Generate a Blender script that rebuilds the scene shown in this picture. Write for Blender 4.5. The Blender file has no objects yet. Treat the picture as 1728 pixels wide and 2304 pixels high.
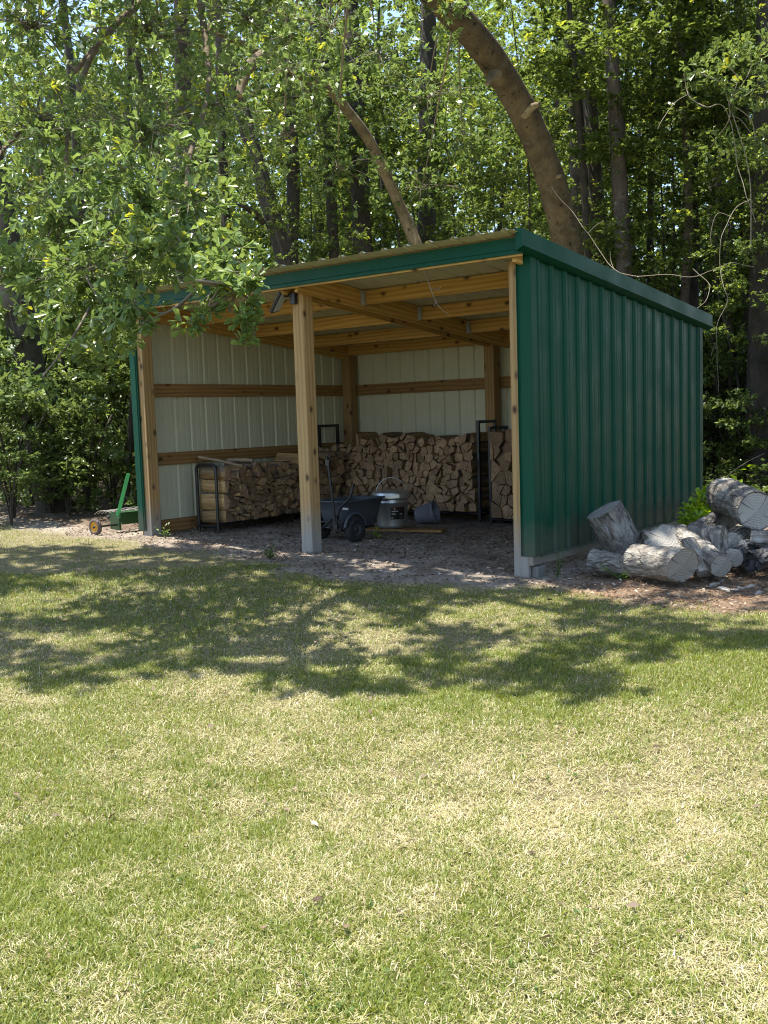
import bpy, math, random
import numpy as np
from mathutils import Vector, Matrix, noise

# ------------------------------------------------------------------ scene, camera, light
sc = bpy.context.scene
R = math.radians
CAM = np.array([3.886, -6.917, 1.300])
YAW, PITCH, ROLL, FPX = R(37.934), R(5.383), R(1.849), 2251.6
FW = np.array([-math.sin(YAW)*math.cos(PITCH), math.cos(YAW)*math.cos(PITCH), -math.sin(PITCH)])
_r = np.array([math.cos(YAW), math.sin(YAW), 0.0]); _u = np.cross(_r, FW)
RT = math.cos(ROLL)*_r - math.sin(ROLL)*_u
UP = math.sin(ROLL)*_r + math.cos(ROLL)*_u
cd = bpy.data.cameras.new('camera'); cam = bpy.data.objects.new('camera', cd)
sc.collection.objects.link(cam); sc.camera = cam
M = Matrix(((RT[0], UP[0], -FW[0], CAM[0]), (RT[1], UP[1], -FW[1], CAM[1]), (RT[2], UP[2], -FW[2], CAM[2]), (0, 0, 0, 1)))
cam.matrix_world = M
cd.sensor_fit = 'VERTICAL'; cd.sensor_height = 36; cd.sensor_width = 27
cd.lens = FPX/2304*36; cd.clip_end = 600; cd.clip_start = 0.05

SUN_DIR = Vector((-0.24, -0.09, 1.0)).normalized()      # towards the sun
w = bpy.data.worlds.new('World'); sc.world = w; w.use_nodes = True
nt = w.node_tree; nt.nodes.clear()
wo = nt.nodes.new('ShaderNodeOutputWorld'); bg = nt.nodes.new('ShaderNodeBackground')
sky = nt.nodes.new('ShaderNodeTexSky'); sky.sky_type = 'NISHITA'; sky.sun_disc = False
sky.sun_elevation = math.asin(SUN_DIR.z); sky.sun_rotation = math.atan2(SUN_DIR.x, SUN_DIR.y)
bg.inputs['Strength'].default_value = 0.15
nt.links.new(sky.outputs[0], bg.inputs[0]); nt.links.new(bg.outputs[0], wo.inputs[0])
ld = bpy.data.lights.new('sun', 'SUN'); ld.energy = 5.0; ld.angle = R(0.53); ld.color = (1.0, 0.95, 0.86)
lo = bpy.data.objects.new('sun', ld); sc.collection.objects.link(lo)
lo.rotation_euler = SUN_DIR.to_track_quat('Z', 'Y').to_euler(); lo.location = (0, 0, 20)
sc.view_settings.view_transform = 'Standard'; sc.view_settings.look = 'None'
sc.view_settings.exposure = 1.3; sc.view_settings.gamma = 1.0
sc.render.engine = 'CYCLES'
cy = sc.cycles
cy.filter_width = 1.1; cy.max_bounces = 8; cy.diffuse_bounces = 4; cy.glossy_bounces = 3; cy.transmission_bounces = 4; cy.transparent_max_bounces = 4
cy.sample_clamp_indirect = 6.0; cy.use_denoising = True; cy.denoising_prefilter = 'NONE'; cy.denoising_input_passes = 'RGB_ALBEDO_NORMAL'; cy.caustics_reflective = False; cy.caustics_refractive = False

# ------------------------------------------------------------------ helpers
def at(px, py, d):
    """point seen at pixel (px,py) of the photograph, d metres ahead of the camera"""
    return CAM + d*(FW + RT*(px-864)/FPX - UP*(py-1152)/FPX)
def gz(x, y):
    x = np.asarray(x, float); y = np.asarray(y, float)
    return 0.023*np.clip(-x, 0, 8) - 0.025*np.clip(-1-y, 0, 8)
def g3(x, y, dz=0.0): return Vector((x, y, float(gz(x, y))+dz))
def prop(o, label=None, cat=None, group=None, kind=None):
    for k, v in (('label', label), ('category', cat), ('group', group), ('kind', kind)):
        if v: o[k] = v
    return o
def link(name, me, parent=None, mat=None, M=None):
    o = bpy.data.objects.new(name, me); sc.collection.objects.link(o)
    if mat is not None and me is not None:
        for m in (mat if isinstance(mat, (list, tuple)) else [mat]): me.materials.append(m)
    if M is not None: o.matrix_basis = M
    if parent is not None:
        o.parent = parent; o.matrix_parent_inverse = world_of(parent).inverted()
    return o
def world_of(o):
    m = Matrix.Translation(o.location) if o.type == 'EMPTY' else o.matrix_basis.copy()
    return m if o.parent is None else world_of(o.parent) @ o.matrix_parent_inverse @ m
def thing(name, label, cat, loc=(0, 0, 0), group=None):
    o = bpy.data.objects.new(name, None); sc.collection.objects.link(o)
    o.empty_display_size = 0.2; o.location = loc
    return prop(o, label, cat, group)
def np_mesh(name, V, Fs, smooth=False, attrs=None, mi=None):
    """V (n,3); Fs list of (m,k) int arrays; attrs dict of point floats"""
    me = bpy.data.meshes.new(name)
    V = np.asarray(V, np.float32); Fs = [np.asarray(f, np.int32) for f in Fs if len(f)]
    me.vertices.add(len(V)); me.vertices.foreach_set('co', V.ravel())
    loops = np.concatenate([f.ravel() for f in Fs])
    tot = np.concatenate([np.full(len(f), f.shape[1], np.int32) for f in Fs])
    start = np.concatenate([[0], np.cumsum(tot)[:-1]]).astype(np.int32)
    me.loops.add(len(loops)); me.loops.foreach_set('vertex_index', loops)
    me.polygons.add(len(tot)); me.polygons.foreach_set('loop_start', start)
    try: me.polygons.foreach_set('loop_total', tot)
    except Exception: pass
    if smooth: me.polygons.foreach_set('use_smooth', np.ones(len(tot), bool))
    if mi is not None: me.polygons.foreach_set('material_index', np.asarray(mi, np.int32))
    for k, a in (attrs or {}).items():
        at_ = me.attributes.new(k, 'FLOAT', 'POINT'); at_.data.foreach_set('value', np.asarray(a, np.float32))
    me.update(calc_edges=True); me.validate()
    return me
class MB:
    """collects polygons for one mesh"""
    def __init__(s): s.v = []; s.f = []; s.m = []; s.sm = []
    def add(s, vs, fs, mi=0, smooth=False):
        b = len(s.v); s.v += [tuple(v) for v in vs]
        for f in fs: s.f.append([b+i for i in f]); s.m.append(mi); s.sm.append(smooth)
    def box(s, c, sz, rot=None, mi=0, taper=1.0):
        c = Vector(c); hx, hy, hz = sz[0]/2, sz[1]/2, sz[2]/2
        vs = [Vector((x*hx*(taper if z < 0 else 1), y*hy*(taper if z < 0 else 1), z*hz)) for z in (-1, 1) for x, y in ((-1, -1), (1, -1), (1, 1), (-1, 1))]
        if rot is not None: vs = [rot @ v for v in vs]
        s.add([v+c for v in vs], [(3, 2, 1, 0), (4, 5, 6, 7), (0, 1, 5, 4), (1, 2, 6, 5), (2, 3, 7, 6), (3, 0, 4, 7)], mi)
    def tube(s, pts, rad, n=8, mi=0, cap=True, smooth=True):
        pts = [Vector(p) for p in pts]; rad = rad if hasattr(rad, '__len__') else [rad]*len(pts)
        vs, fs = [], []; ref = None
        for i, p in enumerate(pts):
            t = (pts[min(i+1, len(pts)-1)] - pts[max(i-1, 0)]).normalized()
            if ref is None: ref = Vector((0, 0, 1)) if abs(t.z) < 0.9 else Vector((1, 0, 0))
            a = (ref - t*ref.dot(t)).normalized(); ref = a; b = t.cross(a)
            for k in range(n):
                th = 2*math.pi*k/n; vs.append(p + (a*math.cos(th)+b*math.sin(th))*rad[i])
        for i in range(len(pts)-1):
            for k in range(n):
                k2 = (k+1) % n; fs.append((i*n+k, i*n+k2, (i+1)*n+k2, (i+1)*n+k))
        s.add(vs, fs, mi, smooth)
        if cap:
            m = len(pts)-1
            s.add(vs[:n], [tuple(range(n))[::-1]], mi); s.add(vs[m*n:], [tuple(range(n))], mi)
    def lathe(s, prof, n=24, mi=0, T=None, smooth=True):
        vs = []; T = T or Matrix.Identity(4)
        for r, z in prof:
            for k in range(n):
                th = 2*math.pi*k/n; vs.append(T @ Vector((r*math.cos(th), r*math.sin(th), z)))
        fs = []
        for i in range(len(prof)-1):
            for k in range(n):
                k2 = (k+1) % n; fs.append((i*n+k, i*n+k2, (i+1)*n+k2, (i+1)*n+k))
        s.add(vs, fs, mi, smooth)
    def mesh(s, name):
        me = bpy.data.meshes.new(name); me.from_pydata(s.v, [], s.f)
        me.polygons.foreach_set('material_index', s.m); me.polygons.foreach_set('use_smooth', s.sm)
        me.update(); return me
    def obj(s, name, mat, parent=None, bevel=0, M=None):
        o = link(name, s.mesh(name), parent, mat, M)
        if bevel:
            b = o.modifiers.new('bevel', 'BEVEL'); b.width = bevel; b.segments = 2; b.limit_method = 'ANGLE'
        return o
def spline(pts, k=6):
    P = [Vector(p) for p in pts]; P = [P[0]*2-P[1]] + P + [P[-1]*2-P[-2]]; out = []
    for i in range(1, len(P)-2):
        for j in range(k):
            t = j/k; a, b, c, d = P[i-1:i+3]
            out.append(0.5*((2*b)+(c-a)*t+(2*a-5*b+4*c-d)*t*t+(3*b-a-3*c+d)*t**3))
    return out + [P[-2]]
def lerp_list(vals, n):
    return list(np.interp(np.linspace(0, 1, n), np.linspace(0, 1, len(vals)), vals))

# ------------------------------------------------------------------ materials
def mat(name):
    m = bpy.data.materials.new(name); m.use_nodes = True; t = m.node_tree
    p = t.nodes['Principled BSDF']; return m, t, p
def nd(t, kind, **kw):
    n = t.nodes.new(kind)
    for k, v in kw.items():
        if k in n.inputs: n.inputs[k].default_value = v
        else: setattr(n, k, v)
    return n
def ramp(t, src, stops):
    r = t.nodes.new('ShaderNodeValToRGB'); e = r.color_ramp.elements
    while len(e) < len(stops): e.new(0.5)
    for i, (pos, c) in enumerate(stops):
        e[i].position = pos; e[i].color = (*c, 1) if len(c) == 3 else c
    t.links.new(src, r.inputs[0]); return r.outputs[0]
def mix(t, fac, a, b, mode='MIX'):
    n = t.nodes.new('ShaderNodeMix'); n.data_type = 'RGBA'; n.blend_type = mode
    for s, v in ((0, fac), (6, a), (7, b)):
        if hasattr(v, 'is_linked'): t.links.new(v, n.inputs[s])
        elif s == 0: n.inputs[0].default_value = v
        else: n.inputs[s].default_value = (*v, 1)
    return n.outputs[2]
def bump(t, p, src, dist=0.01, strength=1.0):
    b = t.nodes.new('ShaderNodeBump'); b.inputs['Distance'].default_value = dist; b.inputs['Strength'].default_value = strength
    t.links.new(src, b.inputs['Height']); t.links.new(b.outputs[0], p.inputs['Normal'])
def coords(t, scale=(1, 1, 1), kind='Object', rand=False):
    c = t.nodes.new('ShaderNodeTexCoord'); mp = t.nodes.new('ShaderNodeMapping'); mp.inputs['Scale'].default_value = scale
    t.links.new(c.outputs[kind], mp.inputs[0])
    if rand:
        oi = t.nodes.new('ShaderNodeObjectInfo'); cm = t.nodes.new('ShaderNodeCombineXYZ')
        ml = nd(t, 'ShaderNodeMath', operation='MULTIPLY'); ml.inputs[1].default_value = 37.0
        t.links.new(oi.outputs['Random'], ml.inputs[0])
        for i in range(3): t.links.new(ml.outputs[0], cm.inputs[i])
        t.links.new(cm.outputs[0], mp.inputs['Location'])
    return mp.outputs[0]
def noisetex(t, vec, scale=5, detail=5, rough=0.55):
    n = nd(t, 'ShaderNodeTexNoise', Scale=scale, Detail=detail, Roughness=rough); t.links.new(vec, n.inputs['Vector']); return n.outputs[0]

def wood_mat(name, light, dark, knots=True, grey=0.0, grey_low=False):
    """sawn pine: grain along local X, knots, optional greying of the foot of a post"""
    m, t, p = mat(name)
    n1 = noisetex(t, coords(t, (0.9, 22, 22), rand=True), 1.8, 6, 0.6)
    wv = nd(t, 'ShaderNodeTexWave', wave_type='RINGS', rings_direction='X', Scale=10.0, Distortion=5.0, Detail=2.0); wv.inputs['Detail Scale'].default_value = 0.35
    t.links.new(coords(t, (0.22, 1, 1), rand=True), wv.inputs['Vector'])
    g = mix(t, 0.38, n1, wv.outputs['Color'])
    c = ramp(t, g, [(0.22, dark), (0.5, tuple(a*0.65+b*0.35 for a, b in zip(light, dark))), (0.8, light)])
    big = noisetex(t, coords(t, (0.7, 2, 2), rand=True), 1.5, 3)
    c = mix(t, ramp(t, big, [(0.35, (0.0,)*3), (0.7, (0.45,)*3)]), c, tuple(x*0.72 for x in light), 'MIX')
    if knots:
        vo = nd(t, 'ShaderNodeTexVoronoi', Scale=1.0); vo.inputs['Randomness'].default_value = 1.0
        t.links.new(coords(t, (5.0, 8, 8), rand=True), vo.inputs['Vector'])
        kf = ramp(t, vo.outputs['Distance'], [(0.06, (1, 1, 1)), (0.15, (0.6,)*3), (0.21, (0.15,)*3), (0.30, (0, 0, 0))])
        c = mix(t, kf, c, (0.050, 0.020, 0.007))
    if grey_low:
        gp = nd(t, 'ShaderNodeNewGeometry'); sx = nd(t, 'ShaderNodeSeparateXYZ'); t.links.new(gp.outputs['Position'], sx.inputs[0])
        ad = nd(t, 'ShaderNodeMath', operation='MULTIPLY_ADD'); ad.inputs[1].default_value = 0.5
        t.links.new(n1, ad.inputs[0]); t.links.new(sx.outputs[2], ad.inputs[2])
        gf = ramp(t, ad.outputs[0], [(0.42, (1, 1, 1)), (0.78, (0, 0, 0))])
        c = mix(t, gf, c, mix(t, n1, (0.16, 0.15, 0.135), (0.36, 0.345, 0.31)))
    elif grey: c = mix(t, grey, c, mix(t, n1, (0.12, 0.115, 0.10), (0.34, 0.32, 0.28)))
    oi = nd(t, 'ShaderNodeObjectInfo'); hs = nd(t, 'ShaderNodeHueSaturation'); mr = nd(t, 'ShaderNodeMapRange'); mr.inputs[3].default_value = 0.78; mr.inputs[4].default_value = 1.18
    t.links.new(oi.outputs['Random'], mr.inputs[0]); t.links.new(mr.outputs[0], hs.inputs['Value']); t.links.new(c, hs.inputs['Color']); c = hs.outputs[0]
    t.links.new(c, p.inputs['Base Color']); p.inputs['Roughness'].default_value = 0.72
    bump(t, p, g, 0.003, 0.6); return m
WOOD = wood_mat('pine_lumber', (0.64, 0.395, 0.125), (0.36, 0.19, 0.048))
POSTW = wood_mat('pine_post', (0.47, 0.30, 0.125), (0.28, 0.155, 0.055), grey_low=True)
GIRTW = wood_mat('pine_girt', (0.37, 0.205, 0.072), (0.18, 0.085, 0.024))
GREYW = wood_mat('weathered_board', (0.33, 0.27, 0.19), (0.15, 0.115, 0.075), knots=False, grey=0.75)
def metal_mat(name, col, rough=0.4, dirt=None, metallic=0.0):
    m, t, p = mat(name)
    v = coords(t, (1, 1, 1))
    n = noisetex(t, v, 3, 5); s = noisetex(t, coords(t, (9, 9, 0.7)), 2.0, 4)
    c = mix(t, ramp(t, s, [(0.4, (0,)*3), (0.75, (0.35,)*3)]), col, dirt or tuple(x*0.7 for x in col))
    c = mix(t, ramp(t, n, [(0.45, (0,)*3), (0.75, (0.3,)*3)]), c, tuple(min(1, x*1.25) for x in col))
    t.links.new(c, p.inputs['Base Color'])
    t.links.new(ramp(t, n, [(0.3, (rough-0.08,)*3), (0.7, (rough+0.12,)*3)]), p.inputs['Roughness'])
    p.inputs['Metallic'].default_value = metallic
    bump(t, p, noisetex(t, v, 2.2, 2), 0.004, 0.35)
    return m
def dusty(m):
    t = m.node_tree; p = t.nodes['Principled BSDF']; c = p.inputs['Base Color'].links[0].from_socket
    g = nd(t, 'ShaderNodeNewGeometry'); sx = nd(t, 'ShaderNodeSeparateXYZ'); t.links.new(g.outputs['Position'], sx.inputs[0])
    ad = nd(t, 'ShaderNodeMath', operation='MULTIPLY_ADD'); ad.inputs[1].default_value = -0.5
    t.links.new(noisetex(t, g.outputs['Position'], 9, 6, 0.7), ad.inputs[0]); t.links.new(sx.outputs[2], ad.inputs[2])
    t.links.new(mix(t, ramp(t, ad.outputs[0], [(0.0, (0.45,)*3), (0.22, (0,)*3)]), c, (0.13, 0.11, 0.085)), p.inputs['Base Color'])
GREEN = metal_mat('green_painted_steel', (0.003, 0.064, 0.035), 0.44, (0.004, 0.049, 0.029))
GREEN.node_tree.nodes['Principled BSDF'].inputs['Specular IOR Level'].default_value = 0.18
dusty(GREEN)
CREAM = metal_mat('cream_painted_steel', (0.58, 0.565, 0.42), 0.5, (0.48, 0.465, 0.32))
GALV = metal_mat('galvanised_steel', (0.50, 0.52, 0.52), 0.36, (0.35, 0.36, 0.36), 0.85)
BLACK = metal_mat('black_steel', (0.012, 0.012, 0.013), 0.4)
def plain(name, col, rough=0.5, metallic=0.0, var=0.3, scale=8.0, bd=0.0):
    m, t, p = mat(name); n = noisetex(t, coords(t), scale, 4)
    c = mix(t, n, tuple(x*(1-var) for x in col), tuple(min(1, x*(1+var)) for x in col))
    t.links.new(c, p.inputs['Base Color']); p.inputs['Roughness'].default_value = rough; p.inputs['Metallic'].default_value = metallic
    if bd: bump(t, p, n, bd)
    return m
def leaf_mat(name, dark, light, trans=0.4, rough=0.34, yellow=None):
    m, t, p = mat(name)
    a = nd(t, 'ShaderNodeAttribute', attribute_name='tint')
    stops = [(0.0, dark), (0.85, light)] + ([(1.0, yellow)] if yellow else [])
    c = ramp(t, a.outputs['Fac'], stops)
    oi = nd(t, 'ShaderNodeObjectInfo'); hs = nd(t, 'ShaderNodeHueSaturation')
    ma = nd(t, 'ShaderNodeMapRange'); ma.inputs[3].default_value = 0.75; ma.inputs[4].default_value = 1.25
    t.links.new(oi.outputs['Random'], ma.inputs[0]); t.links.new(ma.outputs[0], hs.inputs['Value']); t.links.new(c, hs.inputs['Color'])
    c = hs.outputs[0]
    t.links.new(c, p.inputs['Base Color']); p.inputs['Roughness'].default_value = rough
    tr = nd(t, 'ShaderNodeBsdfTranslucent'); g2 = nd(t, 'ShaderNodeHueSaturation', Value=1.35, Hue=0.48, Saturation=1.1)
    t.links.new(c, g2.inputs['Color']); t.links.new(g2.outputs[0], tr.inputs['Color'])
    ms = nd(t, 'ShaderNodeMixShader'); ms.inputs[0].default_value = trans
    t.links.new(p.outputs[0], ms.inputs[1]); t.links.new(tr.outputs[0], ms.inputs[2])
    t.links.new(ms.outputs[0], t.nodes['Material Output'].inputs[0]); return m
OAKLEAF = leaf_mat('oak_leaf', (0.065, 0.108, 0.030), (0.175, 0.255, 0.075), 0.42, 0.27, (0.30, 0.34, 0.05))
WOODLEAF = leaf_mat('woodland_leaf', (0.054, 0.085, 0.020), (0.182, 0.258, 0.062), 0.52, 0.38, (0.30, 0.36, 0.06))
SHRUBLEAF = leaf_mat('shrub_leaf', (0.055, 0.094, 0.026), (0.180, 0.250, 0.075), 0.45, 0.30)
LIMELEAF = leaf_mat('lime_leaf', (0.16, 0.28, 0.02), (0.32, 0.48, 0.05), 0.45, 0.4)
WEEDLEAF = leaf_mat('weed_leaf', (0.06, 0.12, 0.02), (0.16, 0.26, 0.06), 0.35, 0.45)
LITTER = leaf_mat('dead_leaf', (0.070, 0.042, 0.024), (0.29, 0.21, 0.14), 0.1, 0.7, (0.46, 0.40, 0.32))
GRASSM = leaf_mat('grass_blade', (0.060, 0.115, 0.018), (0.46, 0.385, 0.185), 0.3, 0.5, (0.58, 0.52, 0.33))
# grass: three-way ramp (green - yellow green - straw)
for n in GRASSM.node_tree.nodes:
    if n.bl_idname == 'ShaderNodeValToRGB':
        e = n.color_ramp.elements
        while len(e) < 5: e.new(0.5)
        for el, (pos, c) in zip(e, [(0.0, (0.085, 0.128, 0.016)), (0.33, (0.205, 0.25, 0.030)), (0.55, (0.31, 0.295, 0.085)), (0.8, (0.45, 0.395, 0.225)), (1.0, (0.62, 0.57, 0.42))]):
            el.position = pos; el.color = (*c, 1)
    if n.bl_idname == 'ShaderNodeMapRange': n.inputs[3].default_value = 1.0; n.inputs[4].default_value = 1.0
def bark_mat(name, dark, light, sc_=(5, 5, 1.2), bd=0.02, lichen=0.0, axis='Z', lich_col=(0.33, 0.36, 0.31)):
    m, t, p = mat(name)
    s = sc_ if axis == 'Z' else (sc_[2], sc_[0], sc_[1])
    v = coords(t, s, rand=True)
    n = noisetex(t, v, 4, 8, 0.7)
    rd = nd(t, 'ShaderNodeTexNoise', noise_type='RIDGED_MULTIFRACTAL', Scale=3.0, Detail=5.0, Roughness=0.6); t.links.new(v, rd.inputs['Vector'])
    cr = ramp(t, rd.outputs[0], [(0.15, (1, 1, 1)), (0.75, (0, 0, 0))])
    h = mix(t, 0.35, n, cr)
    c = ramp(t, h, [(0.34, tuple(x*0.35 for x in dark)), (0.46, dark), (0.62, light)])
    pt = noisetex(t, coords(t, (1, 1, 1), rand=True), 5, 6, 0.7)
    c = mix(t, ramp(t, pt, [(0.42, (0.55,)*3), (0.6, (0,)*3)]), c, dark)
    if lichen:
        l = noisetex(t, coords(t, (1, 1, 1), rand=True), 9, 6, 0.7)
        c = mix(t, ramp(t, l, [(0.62-0.2*lichen, (0,)*3), (0.72-0.2*lichen, (0.8,)*3)]), c, lich_col)
    t.links.new(c, p.inputs['Base Color']); p.inputs['Roughness'].default_value = 0.9
    bump(t, p, h, bd, 0.9); return m
def nd_noise_col(t, v):
    n = nd(t, 'ShaderNodeTexNoise', Scale=3.0, Detail=3.0); t.links.new(v, n.inputs['Vector']); return n.outputs['Color']
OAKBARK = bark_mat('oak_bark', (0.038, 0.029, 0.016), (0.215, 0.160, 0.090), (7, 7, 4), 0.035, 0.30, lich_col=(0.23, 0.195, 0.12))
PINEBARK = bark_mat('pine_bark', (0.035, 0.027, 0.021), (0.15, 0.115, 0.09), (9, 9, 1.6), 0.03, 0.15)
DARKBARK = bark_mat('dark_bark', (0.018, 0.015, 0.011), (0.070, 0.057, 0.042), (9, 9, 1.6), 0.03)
def log_mat(name, dark, light, lich, lf):
    m, t, p = mat(name)
    n = noisetex(t, coords(t, (9, 24, 24), rand=True), 1.0, 5, 0.68)
    v = coords(t, (5, 13, 13), rand=True)
    vo = nd(t, 'ShaderNodeTexVoronoi', Scale=1.0, feature='DISTANCE_TO_EDGE'); t.links.new(mix(t, 0.45, v, nd_noise_col(t, v), 'ADD'), vo.inputs['Vector'])
    ck = ramp(t, vo.outputs['Distance'], [(0.01, (0, 0, 0)), (0.09, (1, 1, 1))])
    c = ramp(t, n, [(0.34, dark), (0.50, tuple((a+b)/2.3 for a, b in zip(dark, light))), (0.66, light)])
    pt = noisetex(t, coords(t, (1, 1, 1), rand=True), 7, 5, 0.7)
    c = mix(t, ramp(t, pt, [(0.50, (0,)*3), (0.60, (0.85,)*3)]), c, mix(t, n, tuple(x*0.45 for x in lich), tuple(min(0.8, x*1.5) for x in lich))) if lf else c
    gate = ramp(t, noisetex(t, v, 0.6, 3), [(0.48, (0,)*3), (0.62, (0.6,)*3)])
    inv = nd(t, 'ShaderNodeInvert'); t.links.new(ck, inv.inputs['Color'])
    c = mix(t, mix(t, 1.0, inv.outputs[0], gate, 'MULTIPLY'), c, tuple(x*0.3 for x in dark))
    t.links.new(c, p.inputs['Base Color']); p.inputs['Roughness'].default_value = 0.92; p.inputs['Specular IOR Level'].default_value = 0.2
    bump(t, p, mix(t, 0.5, n, ck), 0.015, 0.9); return m
LOGBARK = log_mat('log_bark', (0.105, 0.093, 0.080), (0.30, 0.275, 0.240), (0.27, 0.27, 0.25), 1)
LOGPALE = log_mat('pale_log_bark', (0.135, 0.119, 0.100), (0.35, 0.315, 0.27), (0.36, 0.34, 0.30), 1)
LOGDARK = log_mat('dark_log_bark', (0.020, 0.019, 0.019), (0.13, 0.125, 0.125), (0.2, 0.2, 0.2), 0)
VINE = plain('dry_vine', (0.25, 0.215, 0.165), 0.9, scale=3)
TWIG = plain('twig_bark', (0.16, 0.13, 0.095), 0.85)
def cut_mat(name, a, b, crack=True):
    """sawn log end: growth rings and radial checks round local X"""
    m, t, p = mat(name)
    c0 = coords(t, (1, 1, 1)); v = coords(t, (0, 1, 1))
    nz = noisetex(t, c0, 6, 4)
    wv = nd(t, 'ShaderNodeTexWave', wave_type='RINGS', rings_direction='X', Scale=16.0, Distortion=4.5, Detail=2.0)
    t.links.new(v, wv.inputs['Vector'])
    c = mix(t, wv.outputs['Color'], tuple(x*0.80+y*0.20 for x, y in zip(a, b)), tuple(x*0.45+y*0.55 for x, y in zip(a, b)))
    c = mix(t, ramp(t, nz, [(0.35, (0,)*3), (0.7, (0.7,)*3)]), c, tuple(x*0.75 for x in a))
    sx = nd(t, 'ShaderNodeSeparateXYZ'); t.links.new(c0, sx.inputs[0])
    an = nd(t, 'ShaderNodeMath', operation='ARCTAN2'); t.links.new(sx.outputs[1], an.inputs[0]); t.links.new(sx.outputs[2], an.inputs[1])
    ln = nd(t, 'ShaderNodeVectorMath', operation='LENGTH'); t.links.new(v, ln.inputs[0])
    cb = nd(t, 'ShaderNodeCombineXYZ'); t.links.new(an.outputs[0], cb.inputs[0])
    ml = nd(t, 'ShaderNodeMath', operation='MULTIPLY'); ml.inputs[1].default_value = 1.2; t.links.new(ln.outputs['Value'], ml.inputs[0]); t.links.new(ml.outputs[0], cb.inputs[1])
    vo = nd(t, 'ShaderNodeTexVoronoi', Scale=1.1, feature='DISTANCE_TO_EDGE'); t.links.new(cb.outputs[0], vo.inputs['Vector'])
    ck = ramp(t, vo.outputs['Distance'], [(0.008, (0.8,)*3), (0.022, (0, 0, 0))])
    ck2 = mix(t, 1.0, ck, ramp(t, noisetex(t, cb.outputs[0], 1.5, 3), [(0.42, (0,)*3), (0.55, (1,)*3)]), 'MULTIPLY')
    if crack: c = mix(t, ck2, c, (0.05, 0.046, 0.042))
    t.links.new(c, p.inputs['Base Color']); p.inputs['Roughness'].default_value = 0.85
    bump(t, p, mix(t, 0.5, nz, wv.outputs['Color']), 0.006, 0.7); return m
CUT = cut_mat('skylit_cut_face', (0.36, 0.345, 0.31), (0.47, 0.45, 0.40))  # colour lightened for the sky and lawn light this face catches
CUTGREY = cut_mat('grey_cut_face', (0.27, 0.255, 0.225), (0.37, 0.35, 0.31))
def fire_mat():
    m, t, p = mat('split_firewood')
    a = nd(t, 'ShaderNodeAttribute', attribute_name='tint')      # 0 split flank, 1 sawn end
    b = nd(t, 'ShaderNodeAttribute', attribute_name='bark')
    oi = nd(t, 'ShaderNodeObjectInfo')
    fl = noisetex(t, coords(t, (1.5, 26, 26), rand=True), 2, 5)
    side = ramp(t, fl, [(0.3, (0.20, 0.115, 0.045)), (0.7, (0.46, 0.30, 0.13))])
    en = noisetex(t, coords(t, (6, 14, 9), rand=True), 4, 6, 0.65)
    end = ramp(t, en, [(0.3, (0.15, 0.086, 0.048)), (0.7, (0.42, 0.27, 0.15))])
    c = mix(t, a.outputs['Fac'], side, end)
    c = mix(t, b.outputs['Fac'], c, ramp(t, en, [(0.3, (0.05, 0.04, 0.033)), (0.7, (0.16, 0.13, 0.105))]))
    hs = nd(t, 'ShaderNodeHueSaturation'); ma = nd(t, 'ShaderNodeMapRange'); ma.inputs[3].default_value = 0.6; ma.inputs[4].default_value = 1.3
    t.links.new(oi.outputs['Random'], ma.inputs[0]); t.links.new(ma.outputs[0], hs.inputs['Value']); t.links.new(c, hs.inputs['Color'])
    t.links.new(hs.outputs[0], p.inputs['Base Color']); p.inputs['Roughness'].default_value = 0.85
    bump(t, p, mix(t, a.outputs['Fac'], fl, en), 0.006, 0.8); return m
FIRE = fire_mat()

# ------------------------------------------------------------------ ground
def bnd(x):   # edge of the grass in front of the bare soil
    return np.interp(x, [-12, -8, -6.5, -5.4, -4.8, -4.3, -3.4, -2.4, -1.7, -1.2, -0.5, -0.1, 0.25, 0.95, 1.6, 2.2, 4, 7],
                        [0.5, -0.1, -0.25, -0.3, -0.30, -0.38, -0.47, -0.68, -0.92, -0.82, -0.60, -0.62, -0.34, -0.50, -0.58, -0.48, -0.3, 0.1])
def vnoise(x, y, s, seed=0):
    """smooth value noise on numpy arrays"""
    x = np.asarray(x, float)*s + seed*17.13; y = np.asarray(y, float)*s + seed*9.7
    xi, yi = np.floor(x).astype(np.int64), np.floor(y).astype(np.int64); fx, fy = x-xi, y-yi
    fx, fy = fx*fx*(3-2*fx), fy*fy*(3-2*fy)
    def h(a, b):
        n = (a*374761393 + b*668265263 + seed*1442695) & 0x7fffffff
        n = ((n ^ (n >> 13))*1274126177) & 0x7fffffff
        return ((n ^ (n >> 16)) & 0xffff)/65535.0
    return (h(xi, yi)*(1-fx)+h(xi+1, yi)*fx)*(1-fy) + (h(xi, yi+1)*(1-fx)+h(xi+1, yi+1)*fx)*fy
def fbm(x, y, s, seed=0): return 0.5*vnoise(x, y, s, seed)+0.3*vnoise(x, y, s*2.1, seed+1)+0.2*vnoise(x, y, s*4.3, seed+2)
def grass_mask(x, y):
    e = bnd(x) + 0.09 + (fbm(x, y, 2.2, 5)-0.5)*0.55 - y
    return np.clip(e/0.28, 0, 1)
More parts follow.
